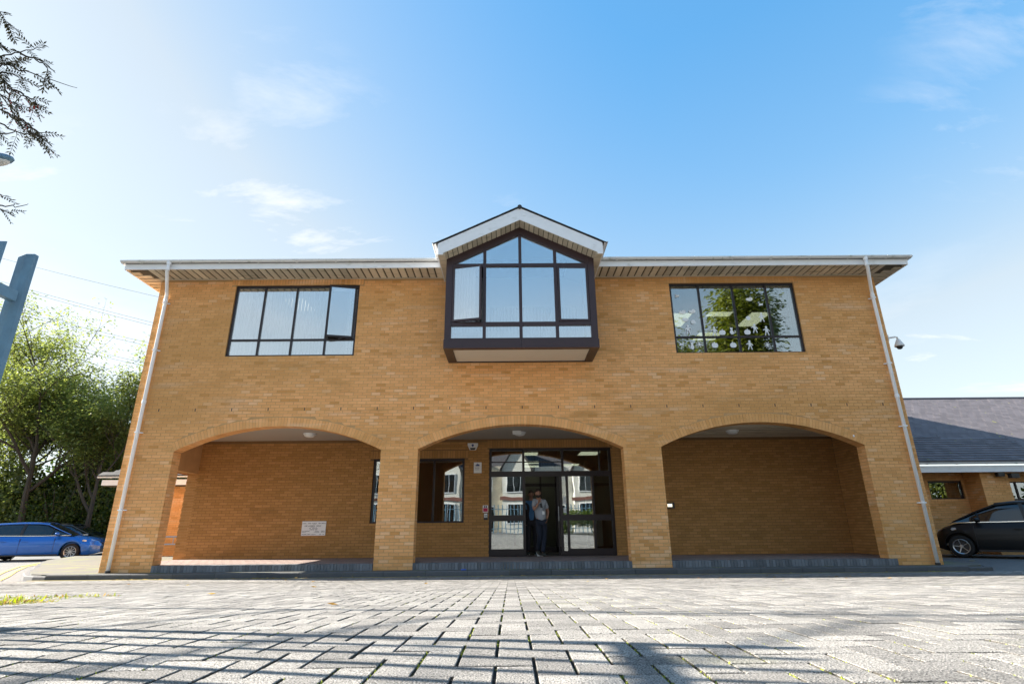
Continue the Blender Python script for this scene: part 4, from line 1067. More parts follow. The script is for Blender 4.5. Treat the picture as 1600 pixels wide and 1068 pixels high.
# hand rail in front of the left annex
t = thing('bike_rail', 'low galvanised rail with two crossbars on the annex wall, seen through the porch', 'rail', (-12.5, 8.2, 0))
for z in (.42, .68): MB().tube([(-.5, 0, z), (.55, 0, z)], .028, 8).build('bar', 'steel', t)
for x in (-.02, .12): MB().tube([(x, 0, .42), (x, 0, .68)], .015, 6).build('upright', 'steel', t)
for x in (-.48, .53): MB().tube([(x, 0, -.06), (x, 0, .7)], .025, 8).build('post', 'steel', t)
# ------------------------------------------------------------------ trees
leaf_mat('leaf_tree', (.11, .145, .05), (.29, .32, .095), .6)
def rot_to(v, a, b): return v
def leaf_quad(L, T, c, d, w, l, tone, up_=None):
    """one small folded leaf blade"""
    s = d.cross(up_ if up_ is not None else Vector((0, 0, 1)))
    if s.length < 1e-4: s = Vector((1, 0, 0))
    s.normalize(); o = len(L[0])
    L[0].extend([tuple(c), tuple(c+d*l*.5+s*w*.5), tuple(c+d*l), tuple(c+d*l*.5-s*w*.5)]); L[1].append((o, o+1, o+2, o+3)); T.append(tone)
def rvec(): 
    while True:
        v = Vector((ru(-1, 1), ru(-1, 1), ru(-1, 1)))
        if .05 < v.length < 1: return v.normalized()
def make_tree(t, h, r, trunk_r, nleaf, mt, lsz=.16, seed=1, base=.25, levels=4, flat=.6, lean=(0, 0), spread=.75, tips_frac=1.0, first=None):
    rs = random.Random(seed); R = lambda a, b: a+(b-a)*rs.random()
    wood = MB(); tips = []
    def branch(p, d, L, rad, lv):
        n = 4; pts = [p]; rr = [rad]; q = p.copy(); dd = d.copy()
        for i in range(n):
            dd = (dd+Vector((R(-1, 1), R(-1, 1), R(-.6, 1)))*(.16 if lv else .05)).normalized(); q = q+dd*L/n; pts.append(q.copy()); rr.append(rad*(1-.5*(i+1)/n))
            if lv >= 2: tips.append((q.copy(), dd.copy(), lv))
        wood.tube(pts, rr, 6 if lv < 2 else 4, cap=False)
        if lv >= levels: return
        k = (5 if lv == 0 else 4) if lv < 3 else 3
        for i in range(k):
            f = R(.35 if lv else .45, 1); j = min(n-1, int(f*n)); s_ = pts[j].lerp(pts[j+1], f*n-j)
            a = R(0, 6.28); side = Vector((cos(a), sin(a), 0)); nd = (dd*(1-spread)+side*spread*R(.6, 1.2)+Vector((0, 0, R(.05, .55)*(1-flat)+.15))).normalized()
            branch(s_, nd, L*R(.55, .8), rr[j]*.62, lv+1)
        branch(pts[-1], (dd+Vector((R(-.3, .3), R(-.3, .3), .15))).normalized(), L*R(.6, .8), rr[-1]*.95, lv+1)
    trunkL = h*base*1.5
    branch(Vector((0, 0, 0)), Vector((lean[0], lean[1], 1)).normalized(), trunkL, trunk_r, 0)
    # scale the skeleton into the wanted crown
    mxr = max(sqrt(p.x**2+p.y**2) for p, _, _ in tips); mxz = max(p.z for p, _, _ in tips)
    sx = r/mxr; sz = h/mxz
    def SC(p): k = min(1, max(0, p[2]/trunkL)); f = 1+(sx-1)*k; return Vector((p[0]*f, p[1]*f, p[2]*sz))
    wood.v = [tuple(SC(v)) for v in wood.v]
    L = ([], []); T = []
    per = max(1, nleaf//len(tips))
    for (p, d, lv) in tips:
        c = SC(p); tb = rs.random()
        m_ = per if rs.random() < tips_frac else per//3
        for _ in range(m_):
            a = R(0, 6.28); el = R(-.5, .35); dr = Vector((cos(a)*cos(el), sin(a)*cos(el), sin(el)*.7)); off = dr*R(.05, .62)*(lsz/.16)
            off.z *= .45
            ld_ = (dr+Vector((R(-.6, .6), R(-.6, .6), R(-.7, .1)))).normalized()
            leaf_quad(L, T, c+off, ld_, lsz*R(.35, .6), lsz*R(.7, 1.3), min(1, max(0, tb*.6+R(0, .5)-.05)), Vector((R(-.5, .5), R(-.5, .5), 1)))
    wood.build('trunk', 'bark', t)
    q = MB(); q.v, q.f, q.t = L[0], [list(f) for f in L[1]], T; q.build('crown', mt, t)
    return t
def tree(x, y, h, r, label, nleaf, mt='leaf', name='tree', group=None, **k):
    t = thing(name, label, 'tree', (x, y, g(y)-.09), k.pop('rz', 0.), group); make_tree(t, h, r, k.pop('trunk', .25), nleaf, mt, **k); return t
TG = 'tall trees beyond the car park'
tree(-26.2, 17.5, 14.6, 5.6, 'tall airy green tree at the left edge of the photo behind the blue car', 26000, 'leaf_tree', seed=4, trunk=.20, group=TG, lsz=.20, levels=4, base=.22)
tree(-22.3, 17.0, 12.2, 4.2, 'tall feathery green tree nearest the building on the left', 23000, 'leaf_tree', seed=9, trunk=.18, group=TG, lsz=.19, levels=4, base=.22)
tree(-31.0, 22.0, 15.0, 5.5, 'tall tree far back at the left, half hidden by the airy one', 26000, 'leaf_tree', seed=21, trunk=.2, group=TG, lsz=.24, levels=4)
tree(-24.6, 23.0, 10.5, 5.0, 'broad green tree filling the gap behind the two tall trees', 30000, 'leaf_tree', seed=31, trunk=.2, group=TG, lsz=.24, base=.15)
tree(-20.6, 25.0, 9.5, 4.5, 'lower green tree beside the left corner of the building', 26000, 'leaf_tree', seed=37, trunk=.18, group=TG, lsz=.24, base=.15)
# dark understorey behind the cars
def bush(x, y, rx, ry, h, label, n, mt='leaf_dark', lsz=.22, group='dark shrubs behind the parked cars', name='shrub'):
    t = thing(name, label, 'shrub', (x, y, g(y)-.06), 0, group); L = ([], []); T = []; w = MB()
    for k in range(9):
        a = ru(0, 6.28); w.tube([(0, 0, 0), (cos(a)*rx*.25, sin(a)*ry*.25, h*.45), (cos(a)*rx*.6, sin(a)*ry*.6, h*ru(.7, .95))], [.05, .035, .012], 5, cap=False)
    blobs = [(Vector((ru(-.7, .7)*rx, ru(-.6, .6)*ry, ru(.12, .78)*h)), ru(.35, .6)) for _ in range(12)]
    for k in range(n):
        c, s_ = random.choice(blobs); d = rvec(); p = c+Vector((d.x*rx*s_, d.y*ry*s_, d.z*h*.3))*ru(.55, 1)
        if p.z < .02: p.z = ru(.02, .4)
        leaf_quad(L, T, p, (d+rvec()*.8).normalized(), lsz*ru(.5, .8), lsz*ru(.8, 1.3), min(1, max(0, rnd()**1.5)), rvec())
    w.build('stems', 'bark', t); q = MB(); q.v, q.f, q.t = L[0], [list(f) for f in L[1]], T; q.build('foliage', mt, t); return t
for k, (x, y, rx, ry, h, n, lb) in enumerate([(-29.5, 19.5, 2.8, 1.6, 4.6, 6000, 'dark shrub farthest left behind the parked cars'), (-26.4, 20.0, 2.6, 1.6, 4.2, 6000, 'dark shrub behind the roof of the blue car'),
        (-23.6, 20.0, 2.6, 1.6, 4.8, 6000, 'dark shrub behind the blue car windscreen'), (-20.8, 20.5, 2.4, 1.6, 4.2, 6000, 'dark shrub behind the dark estate car'), (-18.3, 21.5, 2.4, 1.6, 4.4, 5000, 'dark shrub just left of the building corner'),
        (-33.5, 21.5, 3.2, 1.8, 5.5, 6000, 'tall dark shrub at the far left edge'), (-28.0, 24.5, 4.0, 2.0, 6.0, 7000, 'large dark shrub deep behind the blue car'), (-22, 25.5, 4.0, 2.0, 5.6, 6000, 'large dark shrub deep behind the dark estate car')]):
    bush(x, y, rx, ry, h, lb, n)
for (x, y, rx, h, lb) in ((-25.0, 18.2, 1.6, 3.6, 'yellow green sunlit shrub under the airy tree'), (-21.3, 18.3, 1.5, 3.2, 'yellow green sunlit shrub near the dark estate car'), (-19.0, 18.8, 1.3, 4.3, 'yellow green sunlit shrub beside the building corner')):
    bush(x, y, rx, 1.0, h, lb, 2600, 'leaf', .17, 'sunlit shrubs at the car park edge')
for (x, y, rx, h, lb) in ((-28.3, 18.6, 2.2, 6.4, 'tall light green thicket at the left edge below the airy tree'), (-24.1, 18.9, 2.0, 5.6, 'tall light green thicket between the two tree trunks'), (-19.8, 19.6, 1.9, 6.6, 'tall light green thicket beside the left drainpipe')):
    bush(x, y, rx, 1.2, h, lb, 6500, 'leaf_tree', .19, 'light green thickets under the tall trees')
# grass bank at the back of the car park
mb = MB(); xs2 = [-120, -60, -40, -28, -16, 0]
for i in range(len(xs2)-1): mb.add([(xs2[i], 18.5, g(18.5)-.06), (xs2[i+1], 18.5, g(18.5)-.06), (xs2[i+1], 60, .9), (xs2[i], 60, .9)], [(0, 1, 2, 3)])
mb.build('bank', 'joint_soil', kind='structure')
# distant line of woodland hiding the horizon
L = ([], []); T = []
for k in range(16000):
    x = ru(-130, -20); y = 46+ru(0, 10)+sin(x*.1)*3; h = 6.5+2.2*sin(x*.23)+1.6*sin(x*.61)
    p = Vector((x, y, ru(0, 1)**.8*h)); leaf_quad(L, T, p, rvec(), .55, .8, rnd(), rvec())
q = MB(); q.v, q.f, q.t = L[0], [list(f) for f in L[1]], T; q.build('woodland', 'leaf_dark', None, kind='stuff')
L = ([], []); T = []
for k in range(9000):
    x = ru(18, 120); y = 52+ru(0, 8); h = 4.5+1.4*sin(x*.2)
    p = Vector((x, y, ru(0, 1)**.8*h)); leaf_quad(L, T, p, rvec(), .55, .8, rnd(), rvec())
q = MB(); q.v, q.f, q.t = L[0], [list(f) for f in L[1]], T; q.build('woodland', 'leaf_dark', None, kind='stuff')

# rowan tree beside the camera, its twigs reaching into the picture
rt_ = thing('rowan_tree', 'rowan tree with dark pinnate leaves and red berries hanging in at the upper left', 'tree', (-8.6, -12.4, .5))
wd = MB(); L = ([], []); T = []; br = MB()
rs = random.Random(5)
def W_(p): return Vector(p)-Vector((-8.6, -12.4, .5))
wd.tube([W_((-8.6, -12.4, .4)), W_((-8.5, -12.2, 2.4)), W_((-8.1, -11.7, 4.0)), W_((-7.6, -11.2, 5.6))], [.13, .11, .085, .05], 10, cap=False)
def rowan_leaf(p, d, s=1.):
    """pinnate leaf: a stalk with pairs of leaflets"""
    d = d.normalized(); side = d.cross(Vector((0, 0, 1))).normalized() if abs(d.z) < .95 else Vector((1, 0, 0)); n = 6; ln = .15*s; droop = Vector((0, 0, -.05*s))
    pts = [p+d*ln*k/n+droop*(k/n)**2 for k in range(n+1)]; wd.tube(pts, .0018, 3, cap=False)
    for k in range(1, n+1):
        for sg in (-1, 1):
            dd = (side*sg+d*.55+Vector((0, 0, rs.uniform(-.6, .1)))).normalized(); leaf_quad(L, T, pts[k], dd, .016*s, .052*s, rs.random(), Vector((rs.uniform(-.4, .4), rs.uniform(-.4, .4), 1)))
    leaf_quad(L, T, pts[-1], d, .016*s, .05*s, rs.random())
def twig(pts, r0, leaves=10, s=1., from_=.25, berry=0):
    pts = [W_(p) for p in pts]; fine = []
    for a, b in zip(pts, pts[1:]):
        for k in range(4): fine.append(a.lerp(b, k/4)+Vector((rs.uniform(-1, 1), rs.uniform(-1, 1), rs.uniform(-1, 1)))*.012)
    fine.append(pts[-1]); n = len(fine)
    wd.tube(fine, [r0*(1-.75*i/(n-1)) for i in range(n)], 5, cap=False)
    for k in range(leaves):
        i = min(n-2, int((from_+(1-from_)*rs.random())*(n-1))); dd = (fine[i+1]-fine[i]).normalized()+Vector((rs.uniform(-1, 1), rs.uniform(-1, 1), rs.uniform(-1, .4)))*.9
        rowan_leaf(fine[i], dd, s*rs.uniform(.6, 1.1))
    for k in range(berry):
        i = rs.randrange(n//2, n); c = fine[i]+Vector((rs.uniform(-.05, .05), rs.uniform(-.05, .05), rs.uniform(-.09, -.02)))
        br.sphere(c, .006, .006, .006, 6, 4)
LIMB = [((-8.1, -11.7, 4.0), (-6.462, -8.995, 4.563), (-5.491, -9.216, 4.884), (-4.733, -9.359, 4.978)), ((-7.9, -11.5, 4.6), (-6.52, -9.075, 5.107), (-5.473, -9.277, 5.368), (-4.884, -9.433, 5.505)),
        ((-8.2, -11.8, 3.7), (-6.464, -8.823, 3.753), (-5.448, -9.066, 4.135), (-4.719, -9.224, 4.429)), ((-8.3, -11.9, 3.3), (-6.459, -8.738, 3.195), (-5.402, -8.944, 3.469), (-4.763, -9.04, 3.737))]
for i_, l_ in enumerate(LIMB): twig([tuple(p) for p in l_], .024-.004*(i_ == 3), 16, 1.0, .3)
TW = [([(-4.92, -9.35, 4.98), (-4.73, -9.33, 5.08), (-4.6, -9.3, 5.16), (-4.4, -9.28, 5.24)], 5, 0), ([(-4.92, -9.31, 5.05), (-4.76, -9.26, 5.07), (-4.59, -9.2, 5.03), (-4.39, -9.13, 5.0), (-4.18, -9.07, 4.96)], 2, 0), ([(-4.58, -9.31, 5.13), (-4.5, -9.26, 5.14), (-4.43, -9.2, 5.11), (-4.41, -9.13, 5.07)], 4, 0), ([(-5.08, -9.23, 5.14), (-4.88, -9.14, 5.03), (-4.8, -9.06, 4.95), (-4.69, -8.99, 4.9), (-4.66, -8.92, 4.85)], 8, 14), ([(-4.92, -9.28, 4.97), (-4.76, -9.2, 4.89), (-4.73, -9.09, 4.73), (-4.67, -9.0, 4.62), (-4.62, -8.93, 4.57)], 7, 6), ([(-5.07, -9.07, 4.64), (-4.88, -9.05, 4.72), (-4.77, -8.98, 4.68), (-4.69, -8.9, 4.59), (-4.62, -8.82, 4.53), (-4.57, -8.76, 4.49)], 7, 4), ([(-4.58, -9.49, 4.47), (-4.46, -9.46, 4.53), (-4.39, -9.39, 4.49), (-4.32, -9.34, 4.48)], 6, 10), ([(-4.79, -9.23, 4.39), (-4.66, -9.2, 4.45), (-4.53, -9.12, 4.38), (-4.4, -9.08, 4.41), (-4.32, -9.04, 4.46)], 3, 0), ([(-5.01, -9.36, 5.51), (-4.91, -9.35, 5.64), (-4.89, -9.29, 5.63), (-4.88, -9.23, 5.58)], 5, 0), ([(-4.93, -9.41, 5.21), (-4.8, -9.37, 5.24), (-4.78, -9.32, 5.26), (-4.75, -9.26, 5.22)], 4, 0), ([(-5.0, -9.02, 4.46), (-4.87, -8.98, 4.5), (-4.76, -8.95, 4.54), (-4.77, -8.89, 4.54)], 2, 0), ([(-4.62, -9.15, 3.61), (-4.5, -9.1, 3.62), (-4.41, -9.06, 3.64), (-4.34, -9.02, 3.69)], 0, 0), ([(-4.74, -8.99, 3.69), (-4.67, -8.94, 3.69), (-4.61, -8.88, 3.69)], 2, 0), ([(-4.66, -9.12, 3.75), (-4.56, -9.07, 3.74), (-4.59, -9.02, 3.75)], 1, 0), ([(-4.83, -9.34, 4.83), (-4.7, -9.33, 4.96), (-4.65, -9.3, 5.02), (-4.62, -9.27, 5.09)], 6, 0), ([(-4.84, -9.31, 4.8), (-4.68, -9.3, 4.93), (-4.61, -9.25, 4.93), (-4.57, -9.2, 4.93)], 6, 0), ([(-4.29, -9.51, 4.51), (-4.22, -9.46, 4.5), (-4.18, -9.4, 4.49), (-4.21, -9.33, 4.43)], 4, 12), ([(-4.36, -9.36, 4.38), (-4.29, -9.29, 4.33), (-4.26, -9.23, 4.32), (-4.28, -9.18, 4.32)], 3, 0), ([(-4.27, -9.29, 4.26), (-4.23, -9.23, 4.25), (-4.21, -9.19, 4.27), (-4.22, -9.13, 4.26)], 2, 0)]
for pts, nl, nb_ in TW: twig(pts, .0095, int(nl*1.5), .95, .15, nb_)
# rest of the crown, outside the picture
def outer(p, m_): return p.x < -.94*((p.y+13.27)*.946+(p.z-.88)*.324)-m_
for k in range(26):
    while True:
        c = Vector((-8.0, -11.6, 5.1))+rvec()*rs.uniform(.5, 2.2)
        if outer(c, .5): break
    d = (c-Vector((-8.0, -11.6, 4.3))); d.normalize(); q_ = c+d*rs.uniform(.2, .45)+Vector((0, 0, -.12))
    if not outer(q_, .35): continue
    twig([tuple(Vector((-8.0, -11.6, 4.4)).lerp(c, .5)), tuple(c), tuple(q_)], .008, 7, 1.1, .3)
wd.build('trunk', 'bark', rt_); q = MB(); q.v, q.f, q.t = L[0], [list(f) for f in L[1]], T; q.build('crown', 'leaf_rowan', rt_); br.build('berries', 'berry', rt_)

# lamp post just outside the left edge, its head reaching in
t = thing('lamp_post', 'slim grey lamp post whose greenish head reaches in at the left edge', 'street lamp', (-5.3, -9.02, .40))
MB().tube([(0, 0, 0), (0, 0, 1.0), (0, 0, 1.02), (0, 0, 3.7)], [.045, .045, .028, .024], 12).build('column', 'galvanised', t, smooth=True)
MB().tube([(0, 0, 3.65), (.15, 0, 3.76), (.42, 0, 3.78)], .018, 8).build('arm', 'galvanised', t, smooth=True)
hd = MB(); hd.sphere((.52, 0, 3.78), .17, .07, .05, 16, 8); hd.build('head', 'galvanised', t, smooth=True)
hd = MB(); hd.sphere((.53, 0, 3.755), .13, .055, .045, 14, 8); hd.build('lens', 'opal', t, smooth=True)

# palisade gate at the left of the camera
t = thing('palisade_fence', 'blue grey galvanised palisade fence with slanting pale tops at the left edge', 'fence', (-2.5, -10.72, .50))
def pale(y, w, dpt, z1, tag_='pale', x=0.):
    q = MB(); q.prism([(x-w, y-dpt), (x+w*.25, y-dpt-.0), (x+w, y-dpt+.022), (x+w, y+dpt), (x-w, y+dpt)], -.05, z1-.03, 'z')
    n = 5; vs = [(x-w, y-dpt, z1-.03), (x+w*.25, y-dpt, z1-.03), (x+w, y-dpt+.022, z1-.03), (x+w, y+dpt, z1-.03), (x-w, y+dpt, z1-.03)]
    tp = [(a, b, z1-.03+.03*((a-x)/w*.5+.5)) for a, b, c in vs]; q.add(vs+tp, [(5, 6, 7, 8, 9)]+[(i, (i+1) % 5, 5+(i+1) % 5, 5+i) for i in range(5)])
    return q.build(tag_, 'galvanised', t)
pale(0, .030, .024, 1.76, 'post', -.012)
for k in range(1, 17): pale(-.135*k-.01, .018, .013, 1.76, 'pale', -.03)
for z in (.28, 1.48): MB().box(-.015, .02, -2.4, -.028, z, z+.055).build('rail', 'galvanised', t)

# overhead cables far away, one thing per bundle
def cable(p, q, sag, label, n=1):
    t = thing('power_cable', label, 'cable', p, 0, 'overhead cables in the left sky'); p = Vector(p); q = Vector(q)
    for k in range(n):
        pts = [p.lerp(q, i/24)-p+Vector((0, 0, -sag*4*(i/24)*(1-i/24)+k*.45)) for i in range(25)]
        MB().tube(pts, .022, 5).build('strand', 'dark_grey_plastic', t)
cable((-86, 62, 43.2), (-30, 58, 28), .6, 'highest of the thin overhead cables left of the roof')
cable((-86, 62, 39.3), (-30, 58, 23.2), .6, 'pair of overhead cables crossing just above the tall trees', 2)
cable((-86, 62, 35.2), (-30, 58, 20.8), .6, 'pair of overhead cables lower down beside the roof corner', 2)
cable((-86, 62, 32.0), (-30, 58, 18.0), .6, 'lowest pair of overhead cables in the left sky', 2)

# ------------------------------------------------------------------ cars
def interp(tab, x):
    if x <= tab[0][0]: return tab[0][1]
    for (a, va), (b, vb) in zip(tab, tab[1:]):
        if x <= b: 
            u = (x-a)/(b-a); return va+(vb-va)*u
    return tab[-1][1]
def carpaint(name, col, rough=.25):
    m = mat(name, col, rough, metal=.35, spec=.6, coat=1.0, noise=.03, nscale=2); m.node_tree.nodes['Principled BSDF'].inputs['Coat Roughness'].default_value = .04; return name
mat('car_glass', (.010, .013, .015), .04, spec=.9)
mat('rubber', (.016, .016, .017), .85); mat('alloy', (.55, .56, .58), .28, metal=.85); mat('lamp_glass', (.55, .60, .65), .08, metal=.2, coat=1.); mat('chrome', (.8, .8, .8), .12, metal=1.)
mat('tail_red', (.3, .01, .01), .15, coat=1.)
def car(name, label, loc, rz, paint, L=4.5, Wd=1.80, top=None, belt=None, wheels=(-1.33, 1.33), R_=.315, gh=None, rails=False, rimspokes=10, group=None):
    """x forward; top: height of bonnet/boot line; gh: (x, roof height, half width at roof) stations of the glasshouse"""
    t = thing(name, label, 'car', loc, rz, group); h = Wd/2; RA = R_+.055
    xs_ = sorted(set([round(-L/2+L*i/64, 4) for i in range(65)]+[round(w+RA*c_, 4) for w in wheels for c_ in (-1, -.92, -.7, -.4, 0, .4, .7, .92, 1)]))
    rows = []
    for x in xs_:
        e = min(1, (x+L/2)/.32); f_ = min(1, (L/2-x)/.42); wf = h*(1-.20*(1-min(e, 1))**2-.26*(1-min(f_, 1))**2)
        zt_ = interp(top, x); lo = .20+.10*(1-f_)**2+.08*(1-e)**2
        za_ = lo
        for w in wheels:
            dd = abs(x-w)
            if dd < RA: za_ = max(za_, R_+sqrt(RA*RA-dd*dd))
        zb_ = max(za_+.02, lo+.12); zm = max(zb_+.02, .50); zs_ = max(zm+.03, zt_-.16)
        zs_ = min(zs_, zt_-.03)
        rows.append([(0, lo-.02), (wf-.24, lo-.02), (wf-.22, max(lo, za_-.01)), (wf-.03, za_), (wf-.004, min(zb_, zs_)), (wf, min(zm+.06, zs_)), (wf-.012, zs_-.05 if zs_-.05 > zm else zs_), (wf-.035, zs_+.01), (wf-.10, zt_-.02), (wf-.24, zt_+.015), (0, zt_+.04)])
    q = MB(); nr = len(rows[0])
    for s_ in (1, -1):
        vs = [(x, s_*y, z) for x, r_ in zip(xs_, rows) for (y, z) in r_]; fs = []
        for i in range(len(xs_)-1):
            for k in range(nr-1):
                a = i*nr+k; f4 = (a, a+1, a+nr+1, a+nr); fs.append(f4 if s_ < 0 else f4[::-1])
        q.add(vs, fs); 
        for i, fl in ((0, s_ > 0), (len(xs_)-1, s_ < 0)):
            f4 = [i*nr+k for k in range(nr)]; q.add([vs[j] for j in f4], [tuple(range(nr)) if not fl else tuple(range(nr-1, -1, -1))])
    b = q.build('body', paint, t, smooth=True); finish(b, weld=True); md = b.modifiers.new('n', 'EDGE_SPLIT'); md.split_angle = radians(38)
    # glasshouse
    G = MB(); ng = len(gh); sec = []
    for (x, zb_, zr, hw) in gh:
        zr = max(zr, zb_+.012); k = (zr-zb_); yb = h-.10 if zb_ < 10 else h
        sec.append([(h-.115, zb_), (h-.115-(h-.115-hw)*.55, zb_+k*.55), (hw, zr-.035 if k > .1 else zr-.004), (hw-.10, zr), (0, zr+.02 if k > .1 else zr)])
    nn = 5
    for s_ in (1, -1):
        vs = [(x[0], s_*y, z) for x, r_ in zip(gh, sec) for (y, z) in r_]; fs = []
        for i in range(ng-1):
            for k in range(nn-1):
                a = i*nn+k; f4 = (a, a+1, a+nn+1, a+nn); fs.append(f4 if s_ < 0 else f4[::-1])
        G.add(vs, fs)
    finish(G.build('windows', 'car_glass', t, smooth=True), weld=True)
    # roof skin from where the glasshouse is high
    hi = [i for i in range(ng) if gh[i][2] > max(g_[2] for g_ in gh)-.13]; Rf = MB()
    for s_ in (1, -1):
        vs = []; 
        for i in range(hi[0], hi[-1]+1):
            x = gh[i][0]; r_ = sec[i]
            vs += [(x, s_*(r_[2][0]+.012), r_[2][1]-.02), (x, s_*(r_[2][0]+.006), r_[2][1]+.016), (x, s_*r_[3][0], r_[3][1]+.016), (x, 0, r_[4][1]+.016)]
        fs = []
        for i in range(hi[-1]-hi[0]):
            for k in range(3):
                a = i*4+k; f4 = (a, a+1, a+5, a+4); fs.append(f4 if s_ < 0 else f4[::-1])
        Rf.add(vs, fs)
    o = Rf.build('roof', paint, t, smooth=True); md = o.modifiers.new('s', 'SOLIDIFY'); md.thickness = .012; md.offset = 0
    # pillars and window frames
    def side_pt(i, k, s_, out=.008):
        x = gh[i][0]; y, z = sec[i][k]; return Vector((x, s_*(y+out), z+out*.3))
    for s_ in (1, -1):
        P = MB(); B_ = MB()
        for i in range(ng-1):
            if sec[i][2][1]-sec[i][0][1] < .02 and sec[i+1][2][1]-sec[i+1][0][1] < .02: continue
            hiI = gh[i][2] > max(g_[2] for g_ in gh)-.13 and gh[i+1][2] > max(g_[2] for g_ in gh)-.13
            P.bar(side_pt(i, 2, s_), side_pt(i+1, 2, s_), .03, .075 if not hiI else .04, (0, s_, .2))
            B_.bar(side_pt(i, 0, s_, .012), side_pt(i+1, 0, s_, .012), .012, .022, (0, 0, 1))
        for (xp, wdt, mt_) in pillars_of(gh):
            z0, z1, hw = interp([(a, b_) for a, b_, c, d in gh], xp), interp([(a, c) for a, b_, c, d in gh], xp), interp([(a, d) for a, b_, c, d in gh], xp)
            P2 = MB(); P2.bar((xp-.02, s_*(h-.105), z0), (xp+.0, s_*((h-.105)-((h-.115)-hw)*.5+.004), z0+(z1-z0)*.55), .012, wdt, (1, 0, 0)).bar((xp, s_*((h-.105)-((h-.115)-hw)*.5+.004), z0+(z1-z0)*.55), (xp+.02, s_*(hw+.010), z1-.04), .012, wdt, (1, 0, 0))
            P2.build('pillar', mt_, t)
        P.build('window_frame', paint, t); B_.build('window_trim', 'chrome', t)
    # wheels
    for w in wheels:
        for s_ in (1, -1):
            wh = bpy.data.objects.new('wheel', None); COL.objects.link(wh); wh.parent = t; wh.location = (w, s_*(h-.115), R_)
            MB().lathe([(R_*.68, -.10), (R_*.93, -.10), (R_, -.07), (R_, .07), (R_*.93, .10), (R_*.68, .10), (R_*.66, .09)], (0, 0, 0), (0, s_, 0), 28).build('tyre', 'rubber', wh, smooth=True)
            q = MB(); q.lathe([(R_*.70, .095), (R_*.66, .10), (R_*.60, .085), (R_*.60, -.02)], (0, 0, 0), (0, s_, 0), 28); q.lathe([(0, .085), (.045, .085), (.055, .06)], (0, 0, 0), (0, s_, 0), 14)
            for k in range(rimspokes):
                a = 2*pi*k/rimspokes+.1; d = Vector((cos(a), 0, sin(a))); q.bar(d*.04+Vector((0, s_*.068, 0)), d*R_*.64+Vector((0, s_*.088, 0)), .020, .02, (0, 1, 0))
            q.build('rim', 'alloy', wh)
            MB().lathe([(0, .0), (R_*.62, .0)], (0, s_*.01, 0), (0, s_, 0), 24).build('brake_disc', 'dark_grey_plastic', wh)
            MB().lathe([(RA-.004, -.22), (RA-.004, .0)], (0, -s_*.02, 0), (0, s_, 0), 28).build('wheel_arch', 'black_plastic', wh)
    # underbody, sills, door seams, handles
    MB().box(-L/2+.35, L/2-.4, -h+.24, h-.24, .17, .34).build('underbody', 'black_plastic', t)
    for s_ in (1, -1):
        q = MB()
        zt_ = lambda x: interp(top, x)
        for xp in seams_of(wheels): q.box(xp-.004, xp+.004, s_*(h-.02)-.024, s_*(h-.02)+.0225, .30, zt_(xp)-.10)
        q.build('door_seam', 'black_plastic', t)
        q = MB(); q.box(wheels[0]+RA+.02, wheels[1]-RA-.02, s_*(h-.03)-.02, s_*(h-.03)+.025, .18, .235); q.build('sill', 'black_plastic', t)
        for xp in (seams_of(wheels)[0]+.20, seams_of(wheels)[1]+.18): MB().box(xp-.10, xp+.10, s_*(h+.008)-.012, s_*(h+.008)+.012, zt_(xp)-.215, zt_(xp)-.19).build('door_handle', paint, t)
        mxp = wheels[1]-.52
        q = MB(); q.sphere((mxp, s_*(h+.09), zt_(mxp)+.06), .085, .10, .065, 12, 8); q.build('wing_mirror', paint, t, smooth=True)
        MB().bar((mxp+.02, s_*(h-.10), zt_(mxp)+.0), (mxp+.02, s_*(h+.02), zt_(mxp)+.045), .05, .02).build('mirror_arm', 'black_plastic', t)
        # headlight and tail light wedges
        q = MB(); yq = s_*(h-.09); zq = zt_(L/2-.45)
        hd_ = [(L/2-.08, s_*(h-.50), zq-.20), (L/2-.22, s_*(h-.17), zq-.17), (L/2-.62, s_*(h-.018), zq-.09), (L/2-.60, s_*(h-.045), zq-.035), (L/2-.30, s_*(h-.24), zq-.055), (L/2-.13, s_*(h-.52), zq-.10)]
        c_ = Vector((L/2-.5, 0, zq-.15)); o_ = [Vector(p)+(Vector(p)-c_).normalized()*.018 for p in hd_]; i_ = [Vector(p)-(Vector(p)-c_).normalized()*.05 for p in hd_]
        q.add(o_+i_, [tuple(range(6))]+[(k, k+6, (k+1) % 6+6, (k+1) % 6) for k in range(6)]); q.build('headlight', 'lamp_glass', t)
        MB().box(-L/2+.005, -L/2+.20, s_*(h-.15)-.10, s_*(h-.15)+.08, zt_(-L/2+.2)-.26, zt_(-L/2+.2)-.08).build('tail_light', 'tail_red', t)
        MB().box(L/2-.36, L/2-.26, s_*(h-.25)-.10, s_*(h-.25)+.065, .34, .40).build('fog_light', 'lamp_glass', t)
    q = MB(); q.box(L/2-.06, L/2+.012, -.42, .42, .52, .66); q.build('grille', 'black_plastic', t)
    q = MB(); q.box(L/2-.10, L/2+.008, -.55, .55, .26, .42); q.build('lower_grille', 'black_plastic', t)
    if rails:
        for s_ in (1, -1):
            i0, i1 = hi[0], hi[-1]; hw = sec[(i0+i1)//2][3][0]; q = MB()
            q.tube([(gh[i0][0]+.05, s_*hw, gh[i0][2]+.02), (gh[i0][0]+.2, s_*hw, gh[i0][2]+.065), (gh[i1][0]-.2, s_*hw, gh[i1][2]+.065), (gh[i1][0]-.05, s_*hw, gh[i1][2]+.02)], .012, 6); q.build('roof_rail', 'black_plastic', t)
    return t
def pillars_of(gh): return PIL
def seams_of(w): return SEAM
